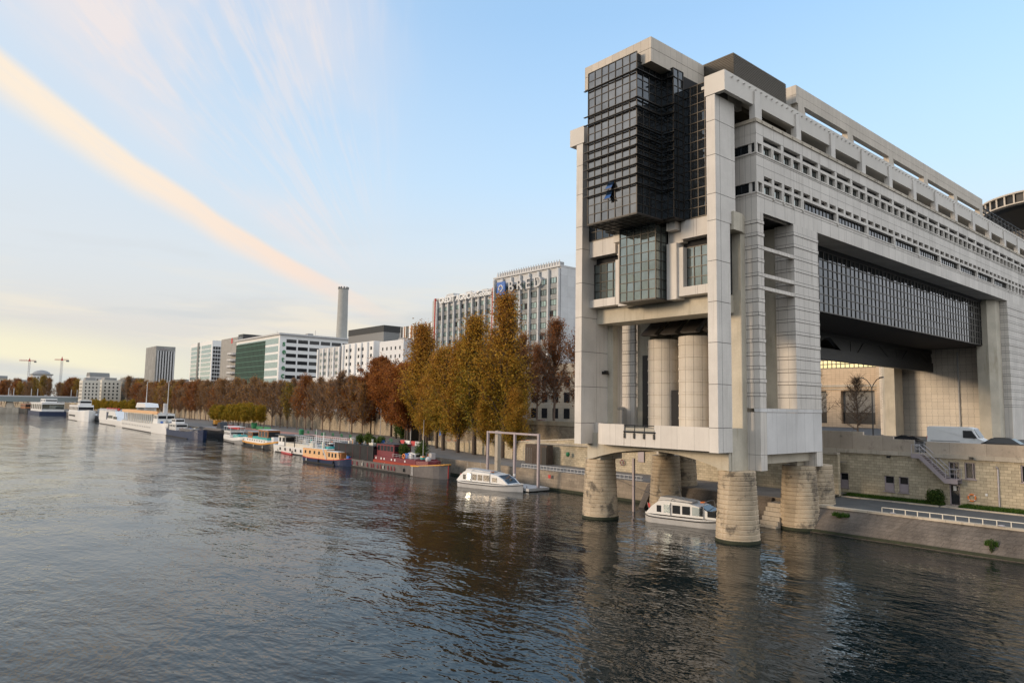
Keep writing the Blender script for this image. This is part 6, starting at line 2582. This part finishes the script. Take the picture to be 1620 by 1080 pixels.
# ================================================================== the city behind
def slab_building(name, label, x0, x1, y0, y1, z0, z1, body, fx=None, fy=None, cat='building', group=None):
    """fx / fy: dict(n floors, m bays, win material, width frac, height frac, strip) for the river side (-x) and the side to the camera (-y)"""
    o = root(name, (x0, y0, z0), label, cat, group)
    b = MB()
    b.box(x0, x1, y0, y1, z0, z1)
    b.build('wall', body, o)
    for axis, f in (('x', fx), ('y', fy)):
        if not f:
            continue
        u0, u1 = (y0, y1) if axis == 'x' else (x0, x1)
        c = x0 if axis == 'x' else y0
        n, m_ = f['n'], f['m']
        zb, zt = z0 + f.get('zb', 2), z1 - f.get('zt', 1.5)
        fh = (zt - zb) / n
        bw = (u1 - u0 - 2 * f.get('mg', 1)) / m_
        wf, hf = f.get('wf', .6), f.get('hf', .5)
        tot = n * m_
        mode = f.get('mode', 'win')
        if mode == 'win' and tot <= 100:
            for i in range(n):
                for k in range(m_):
                    a = u0 + f.get('mg', 1) + bw * (k + .5 - wf / 2)
                    e = zb + fh * (i + .5 - hf / 2)
                    w = MB()
                    if axis == 'x':
                        w.box(c - .06, c + .05, a, a + bw * wf, e, e + fh * hf)
                    else:
                        w.box(a, a + bw * wf, c - .06, c + .05, e, e + fh * hf)
                    w.build('window', f['mat'], o)
        else:
            for i in range(n):
                w = MB()
                e = zb + fh * (i + .5 - hf / 2)
                for k in range(m_):
                    a = u0 + f.get('mg', 1) + bw * (k + .5 - wf / 2)
                    if axis == 'x':
                        w.box(c - .06, c + .05, a, a + bw * wf, e, e + fh * hf)
                    else:
                        w.box(a, a + bw * wf, c - f.get('dp', .06), c + .05, e, e + fh * hf)
                w.build('window_row', f['mat'], o)
        if f.get('ribs'):
            r_ = f['ribs']
            for k in range(r_[0] + 1):
                a = u0 + (u1 - u0) * k / r_[0]
                w = MB()
                if axis == 'x':
                    w.box(c - r_[2], c - .061, a - r_[1] / 2, a + r_[1] / 2, z0, z1 - r_[3])
                else:
                    w.box(a - r_[1] / 2, a + r_[1] / 2, c - r_[2], c - .061, z0, z1 - r_[3])
                w.build('rib', r_[4], o)
    return o


def roof_stuff(o, x0, x1, y0, y1, z, seed, m_='grey', n=5, h=2.0):
    r = random.Random(seed)
    for k in range(n):
        w = MB()
        a, c = r.uniform(x0 + 1, x1 - 4), y0 + 1 + (y1 - y0 - 5) * (k + r.random() * .6) / n
        w.box(a, a + r.uniform(2, 5), c, c + r.uniform(2, (y1 - y0) / n * .8 + 1), z, z + h * r.uniform(.5, 1))
        w.build('roof_plant', M[m_], o)
    for k in range(2):
        w = MB()
        a, c = r.uniform(x0 + 1, x1 - 1), r.uniform(y0 + 1, y1 - 1)
        w.tube([(a, c, z), (a, c, z + r.uniform(3, 6))], .12, 5)
        w.build('aerial', M['grey'], o)


WB = stone('bank_stone', (.50, .51, .52), 3, 3.3, streak=.1, bump=0)
GB = stone('grey_panel', (.25, .26, .26), 1.55, 3.3, streak=.05, bump=0, brickvar=.2)
M['palewin'] = glassm('pale_window', (.40, .50, .48), .7, .1)
M['band'] = mat('spandrel_grey', (.16, .16, .155), .6)
# the twin office slabs with signs
def bank(label, x0, y0, y1, z1, bays, name='office_slab', floors=12):
    o = root(name, (x0, y0, RD), label, 'building')
    b = MB()
    b.box(x0, x0 + 18, y0, y1, RD, z1)
    b.build('wall', WB, o)
    bw = (y1 - y0 - 1.2) / bays
    fh = (z1 - 3.0 - RD - 3) / floors
    for i in range(floors):
        z = RD + 3 + i * fh
        b = MB()
        b.box(x0 - .12, x0 - .002, y0 + .6, y1 - .6, z + fh * .02, z + fh * .46)
        b.build('spandrel_band', GB, o)
        b = MB()
        for k in range(bays):
            ya = y0 + .6 + k * bw
            for q in range(3):
                if (i * 7 + k * 3 + q * 5) % 11 == 0:
                    continue
                b.box(x0 - .08, x0 - .001, ya + .35 + q * (bw - .7) / 3, ya + .35 + (q + .8) * (bw - .7) / 3, z + fh * .5, z + fh * .96)
        b.build('window_row', M['palewin'] if i % 4 != 2 else M['glassg'], o)
        b = MB()
        b.box(x0 - .04, x0 - .0005, y0 + .6, y1 - .6, z + fh * .46, z + fh)
        b.build('recess_band', M['shade'], o)
    b = MB()
    for k in range(bays + 1):
        ya = y0 + .6 + k * bw
        r1 = MB()
        r1.box(x0 - .95, x0 - .13, ya - .32, ya + .32, RD, z1 - .4)
        r1.build('rib', WB, o)
    b = MB()
    b.box(x0 - .6, x0 + 18.3, y0 - .1, y1 + .1, z1, z1 + .5)
    b.build('roof_edge', M['lgrey'], o)
    return o


BR = bank('tall pale office slab with big white letters and a blue square sign on its top corner', 150, 153.2, 185.6, 55.4, 7)
b = MB()
b.box(151, 153, 155, 184, 55.9, 57.4)
b.build('roof_screen', M['grey'], BR)
for k in range(26):
    b = MB()
    y = 154 + k * 1.2
    b.extr([(y, 55.9), (y + .9, 55.9), (y + .3, 57.8)], 'x', 150.2, 150.5)
    b.build('roof_bracket', M['lgrey'], BR)
text_mesh('sign_letters', 'B R E D', 5.0, (148.7, 176.8, 50.0), '-x', M['lgrey'], BR, .25, .03)
b = MB()
b.box(148.5, 148.9, 178.4, 182.6, 49.4, 53.8)
pl = b.build('logo_panel', M['blue'], BR)
b = MB()
b.torus((148.4, 180.4, 51.6), 1.0, .2, 'x', 14, 6)
b.build('logo_ring', M['white'], pl)
b = MB()
b.box(156.5, 161, 153.0, 153.14, 47.5, 53)
pl = b.build('logo_panel', M['blue'], BR)
b = MB()
b.torus((158.9, 152.9, 50.9), .95, .26, 'y', 12, 5)
b.box(157.0, 158.0, 152.9, 152.98, 50.7, 51.1)
b.build('logo_ring', M['white'], pl)
text_mesh('logo_letters', 'BRED', .9, (157.3, 152.95, 48.2), '-y', M['lgrey'], pl, .03)
CA = bank('lower grey office slab with a line of white letters along its roof edge', 150.5, 186.2, 220.5, 52.0, 9)
text_mesh('sign_letters', 'CRÉDIT AGRICOLE', 2.9, (149.2, 217.5, 50.3), '-x', M['white'], CA, .2, .10)
text_mesh('sign_letters', 'Immobilier', 2.7, (149.2, 197.4, 50.3), '-x', M['white'], CA, .2, .06)
b = MB()
b.box(149.4, 150.4, 185.65, 186.15, 25, 52.6)
b.box(149.4, 150.4, 220.5, 220.9, 25, 52.6)
b.build('red_edge', M['red'], CA)
roof_stuff(CA, 151, 168, 188, 219, 52.5, 3, 'lgrey', 6, 1.8)
b = MB()
b.lathe([(3.6, RD), (3.6, 52.5), (3.3, 53.0), (3.3, 53.4)], 156, 225.5, 28)
tag(b.build('service_tower', stone('service_tower_concrete', (.42, .42, .40), None, None, streak=.1), loc=(156, 225.5, RD), smooth=False), 'round grey concrete service tower at the left end of the lettered slab', 'tower')
# striped block
o = root('striped_building', (160, 238, RD), 'windowless block with brown, grey and white vertical stripes left of the service tower', 'building')
b = MB()
b.box(160, 176, 236, 262, RD, 45.8)
b.build('wall', M['lgrey'], o)
r_ = random.Random(2)
y = 236.0
k = 0
while y < 261.6:
    w = r_.uniform(.5, 1.3)
    b = MB()
    b.box(159.85, 160.0, y, min(262, y + w), RD, 45.7)
    b.build('stripe', [M['wood'], M['white'], M['band'], M['black'], M['offw']][k % 5], o)
    y += w + (.25 if k % 3 else .0)
    k += 1
# arcaded annex in front of the twin slabs
AN = slab_building('stone_annex', 'low cream stone annex behind the bare brown trees and the lamp post', 128, 150, 92, 152, RD, 23.5, stone('annex_stone', (.42, .37, .29), 1.6, .8, off=.5, streak=.2), fx=dict(n=3, m=14, mat=M['tint'], wf=.5, hf=.62, zb=.6, zt=2.5))
b = MB()
b.box(127.5, 150, 91.8, 152.2, 21.2, 21.9)
b.build('cornice', M['coping'], AN)

# white stepped apartments
WH = M['white']
AP = slab_building('apartment_block', 'white stepped apartment block with many small windows behind the quay trees', 150, 166, 243, 262, RD, 38.6, mat('white_render', (.62, .63, .64), .7, space='w'), fx=dict(n=8, m=5, mat=M['tint'], wf=.28, hf=.4))
roof_stuff(AP, 152, 164, 244, 260, 38.6, 8, 'grey', 3)
AP2 = slab_building('apartment_block', 'white apartment block with vertical fins, middle one of the row', 151, 168, 268, 296, RD, 39.6, M['white'], fx=dict(n=9, m=7, mat=M['tint'], wf=.4, hf=.45, ribs=(5, 1.0, .8, .2, M['white'])))
AP3 = slab_building('apartment_block', 'pale grey apartment block with balconies left of the chimney', 150, 168, 298, 320, RD, 38.8, M['lgrey'], fx=dict(n=9, m=5, mat=M['glassg'], wf=.6, hf=.5, ribs=(4, .9, .7, .4, M['white'])))
AP4 = slab_building('apartment_block', 'long low white podium with a dark horizontal gap under the apartments', 146, 150, 240, 322, RD, 24.5, mat('podium_white', (.6, .6, .6), .7, space='w'), fx=dict(n=3, m=24, mat=M['tint'], wf=.75, hf=.35))
b = MB()
b.box(168, 186, 290, 325, RD, 46.5)
o = b.build('dark_roofed_block', M['band'], loc=(168, 290, RD))
tag(o, 'flat dark block showing above the white apartments beside the chimney', 'building')
w = MB()
w.box(167.9, 186.1, 289.9, 325.1, 46.5, 49.6)
w.build('roof_storey', M['dark'], o)
# chimney
b = MB()
b.lathe([(3.7, RD), (3.3, 40), (2.85, 76), (2.85, 79.2), (2.5, 79.2)], 190, 376, 32)
CH = b.build('tall_chimney', stone('chimney_concrete', (.33, .33, .31), None, None, streak=.15, bump=0), loc=(190, 376, RD))
tag(CH, 'tall tapering grey concrete chimney rising behind the white apartments', 'chimney')
for k in range(10):
    a = 2 * PI * k / 10
    w = MB()
    w.box(190 + 2.7 * math.cos(a) - .35, 190 + 2.7 * math.cos(a) + .35, 376 + 2.7 * math.sin(a) - .35, 376 + 2.7 * math.sin(a) + .35, 79.2, 80.6)
    w.build('merlon', M['band'], CH)

# white ribbon-window office with vertical letters
SE = slab_building('ribbon_office', 'white office block with ribbon windows and vertical green letters', 150, 196, 368, 434, RD, 49.0, M['white'],
                   fx=dict(n=9, m=1, mat=M['palewin'], wf=.97, hf=.72, zb=1, zt=1),
                   fy=dict(n=10, m=6, mat=M['tint'], wf=.86, hf=.50, mg=3.2, zb=1, zt=1.2))
b = MB()
b.box(149.9, 149.99, 388, 434, RD, 46.8)
b.build('green_front', stone('green_curtain', (.015, .034, .026), 2.0, 3.0, mortar=.22, joint=4.0, bump=0, streak=0), SE)
b = MB()
b.box(149, 197, 366.8, 435, 49.0, 49.9)
b.build('roof_edge', M['lgrey'], SE)
for i, ch in enumerate('setec'):
    text_mesh('sign_letter', ch, 4.4, (151.4, 367.8, 43.0 - i * 4.3), '-y', M['green'], SE, .1, .08)
roof_stuff(SE, 160, 192, 370, 430, 49.9, 4, 'grey', 5, 2.5)
# round balcony building, dark strip tower
CB = root('round_balcony_building', (150, 440, RD), 'grey office building with stacked curved balconies left of the green front', 'building')
b = MB()
b.box(152, 176, 438, 468, RD, 52.5)
b.build('wall', stone('grey_tiles', (.30, .29, .27), 2, 3.2, streak=.1, bump=0), CB)
b = MB()
b.box(155, 176, 437.6, 446, 30, 54.5)
b.build('dark_shaft', M['black'], CB)
for k in range(8):
    b = MB()
    b.lathe([(5.6, 14 + k * 3.9), (6.0, 14.2 + k * 3.9), (6.0, 15.3 + k * 3.9), (5.6, 15.4 + k * 3.9)], 154, 443, 24)
    b.build('balcony', M['lgrey'], CB)
b = MB()
b.box(151.9, 152, 447, 449.5, 49, 52.3)
b.build('red_sign', M['red'], CB)
# pale glass tower with black side
PT = slab_building('glass_tower', 'glass office tower pale gold on one side and black on the other', 160, 173, 511, 561, RD, 55.5, M['white'], fx=dict(n=14, m=2, mat=M['palewin'], wf=.9, hf=.8, zb=1, zt=2.5), fy=dict(n=16, m=7, mat=M['black'], wf=.86, hf=.8, zb=1, zt=4, mg=.5))
b = MB()
b.box(159.6, 159.95, 540, 543.5, RD, 55.5)
b.build('dark_slot', M['band'], PT)
# grey ribbed tower
GT = slab_building('ribbed_tower', 'free standing grey tower with dark vertical ribs', 150, 164.5, 618, 650, RD, 56.8, stone('tower_grey', (.25, .25, .24), 3, 3.2, streak=.0, bump=0, brickvar=.12))
b = MB()
b.box(150.8, 164.2, 617.9, 617.99, RD, 53)
b.build('dark_glazing', M['dark'], GT)
for k in range(7):
    b = MB()
    b.box(151.0 + k * 2.02, 152.0 + k * 2.02, 617.5, 617.89, RD, 53)
    b.build('rib', M['lgrey'], GT)
text_mesh('sign_letters', 'SNCF', 2.4, (153, 617.5, 53.4), '-y', M['mauve'], GT, .1)
# lower city blocks in the distance
r_ = random.Random(21)
CR_ = [M['offw'], M['lgrey'], M['offw'], stone('far_stone', (.38, .34, .27), 2.5, 3.2, bump=0)]
far = [(104, 116, 640, 640 + 14, 28, 'flat-roofed cream block left of the grey ribbed tower'), (117, 132, 690, 706, 33, 'tall cream gabled block left of the grey ribbed tower'),
       (120, 134, 655, 675, 29, 'pale office block with roof aerials near the ribbed tower'), (138, 152, 655, 680, 28.5, 'pale stone block just left of the ribbed tower'),
       (152, 166, 700, 720, 31, 'low pale block with dark mansard left of the ribbed tower'),
       (190, 215, 690, 715, 30, 'pale block right of the ribbed tower'), (196, 240, 620, 650, 27, 'long pale block between the ribbed tower and the glass tower'),
       (84, 100, 1150, 1170, 40, 'stone building left of the hotel with balconies'), (60, 80, 1150, 1170, 30, 'low stone building at the far left'), (104, 118, 1040, 1060, 33, 'ochre roofed house below the domed building'),
       (176, 190, 560, 600, 36, 'grey block behind the glass tower')]
for i, (x0, x1, y0, y1, z1, lb) in enumerate(far):
    o = slab_building('city_block', lb, x0, x1, y0, y1, RD, z1, CR_[i % 4], fx=dict(n=6, m=5, mat=M['tint'], wf=.4, hf=.5), fy=dict(n=6, m=4, mat=M['tint'], wf=.4, hf=.5))
    b = MB()
    if i % 2:
        b.extr([(y0 - .3, z1), (y1 + .3, z1), (y1 - 2, z1 + 3), (y0 + 2, z1 + 3)], 'x', x0, x1)
        b.build('mansard_roof', M['band'], o)
    else:
        b.box(x0 + 2, x1 - 3, y0 + 2, y1 - 4, z1, z1 + 2)
        b.build('roof_plant', M['grey'], o)
# domed hotel
HO = slab_building('domed_building', 'white building with a shallow grey domed roof between the cranes', 110, 129, 990, 1010, RD, 41, M['white'], fy=dict(n=8, m=6, mat=M['tint'], wf=.55, hf=.55))
b = MB()
b.box(109, 130, 989, 1011, 41, 42.5)
b.lathe([(9.5, 42.5), (8, 44.6), (5, 46.2), (2, 47), (.3, 47.2)], 119.5, 1000, 24)
b.build('dome', M['grey'], HO)


def crane(loc, h, rz, label, jib=24):
    o = root('tower_crane', loc, label, 'crane', None, rz)
    b = MB()
    for sx in (-.9, .9):
        for sy in (-.9, .9):
            b.tube([(sx, sy, 0), (sx, sy, h)], .16, 4)
    k = 0
    while k < h - 2:
        b.tube([(-.9, -.9, k), (.9, -.9, k + 2)], .12, 4)
        b.tube([(.9, .9, k), (-.9, .9, k + 2)], .12, 4)
        k += 2
    b.build('mast', M['lgrey'], o, world=False)
    b = MB()
    for s in ((0, 1.2), (-.7, 0), (.7, 0)):
        b.tube([(-7, s[0], h + .5 + s[1]), (jib, s[0], h + .5 + s[1])], .17, 4)
    for k in range(int(jib + 7) // 2):
        b.tube([(-7 + k * 2, 0, h + 1.7), (-6 + k * 2, .7, h + .5), (-5 + k * 2, 0, h + 1.7)], .1, 4)
    b.build('jib', M['red'], o, world=False)
    b = MB()
    b.box(-7.5, -5, -1, 1, h - 1.2, h + .8)
    b.build('counterweight', M['band'], o, world=False)
    b = MB()
    b.extr([(-1.2, h), (1.2, h), (0, h + 5)], 'y', -.4, .4)
    b.build('crane_head', M['red'], o, world=False)
    return o


crane((116.7, 1093.8, RD), 53, 2.9, 'red and white tower crane left of the domed building', 11)
crane((137.8, 990.5, RD), 51, 2.6, 'red and white tower crane right of the domed building', 8)

# the far bridge
FB = root('road_bridge', (70, 826, 0), 'long low grey road bridge with lamp pairs crossing the river at the far left', 'bridge')
b = MB()
b.extr([(-300, 15.2), (175, 15.2), (175, 13.2), (140, 11.0), (100, 10.2), (76, 9.8), (50, 11.2), (0, 12.2), (-60, 10), (-300, 10)], 'y', 818, 836)
b.build('deck', mat('bridge_steel', (.20, .23, .23), .5, space='w'), FB)
b = MB()
b.box(-300, 175, 817.8, 818.0, 14.6, 15.9)
b.build('parapet', M['lgrey'], FB)
for x in (75, -60):
    b = MB()
    b.extr([(x - 9, 4.2), (x + 9, 4.2), (x + 8.4, -1), (x - 8.4, -1)], 'y', 816, 838)
    b.extr([(x - 2, 10.2), (x + 2, 10.2), (x + 4, 4.2), (x - 4, 4.2)], 'y', 820, 834)
    b.build('pier', M['coping'], FB)
for x in (-20, 23, 48, 53, 73, 77, 91, 96, 124, 129):
    b = MB()
    b.tube([(x, 820, 15), (x, 820, 22.6)], .35, 6)
    b.build('lamp_post', M['lgrey'], FB)

# buildings seen through the opening under the ministry
IN = root('inner_court_building', (200, 80, RD), 'warm stone wing with recessed bays and yellow glazed top, seen under the building', 'building')
b = MB()
hs2 = [(86.6 + k * 13.4 - 4.6, 86.6 + k * 13.4 + 4.6, 9.2, 18.3) for k in range(4)]
hs2 = [(82.2, 91.4, 9.0, 18.2), (95.5, 104.7, 9.0, 18.2), (108.8, 118, 9.0, 18.2)]
holes_wall(b, 'x', 200, 1.6, 80, 135, RD, 24.6, hs2)
b.box(201.7, 203, 80, 135, RD, 24.6)
b.box(200, 203, 80, 80.3, RD, 24.6)
b.build('wall', stone('court_stone', (.52, .40, .28), 1.2, .62, streak=.1, mortar=.02), IN)
for i, h in enumerate(hs2):
    b = MB()
    b.quad((201.5, h[0], 12), (201.5, h[1], 12), (201.5, h[1], h[3]), (201.5, h[0], h[3]))
    b.build('bay_panel', M['band'], IN)
    b = MB()
    b.box(201.2, 201.4, h[0], h[1], h[2], 12.2)
    b.build('bay_gate', M['dark'], IN)
b = MB()
b.box(199.6, 199.99, 80, 135, 19.2, 19.9)
b.box(199.7, 199.99, 80, 135, 18.5, 18.8)
b.build('string_course', M['coping'], IN)
b = MB()
b.box(200.1, 203, 80, 135, 27.0, 36)
b.build('upper_wall', M['darkpan'], IN)
P_, F_ = grid_glazing('x', 200.0, 80, 135, 24.61, 26.9, 44, 2, -1, fw=.22)
o = P_.build('yellow_glazing', M['yelwin'], IN)
F_.build('mullions', M['dark'], o)
b = MB()
b.box(196, 199, 75.6, 80, RD, 27)
tag(b.build('stone_pier_wall', stone('court_stone2', (.50, .39, .28), 1.2, .62, streak=.1), loc=(196, 78, RD)), 'tall warm stone pier beside the dark joint under the building', 'wall')
b = MB()
b.box(93.5, 93.8, 42, 78, RD, RD + .35)
tag(b.build('white_kerb_rail', M['white'], loc=(93.5, 60, RD)), 'white kerb line behind the stepped parapet', 'kerb')
b = MB()
b.box(85.0, 86.6, 40.2, 44.0, 6.2, 9.7)
tag(b.build('concrete_box', M['coping'], loc=(85.5, 42, 6.2)), 'grey concrete box joined to the hung panel beside the parapet', 'box')
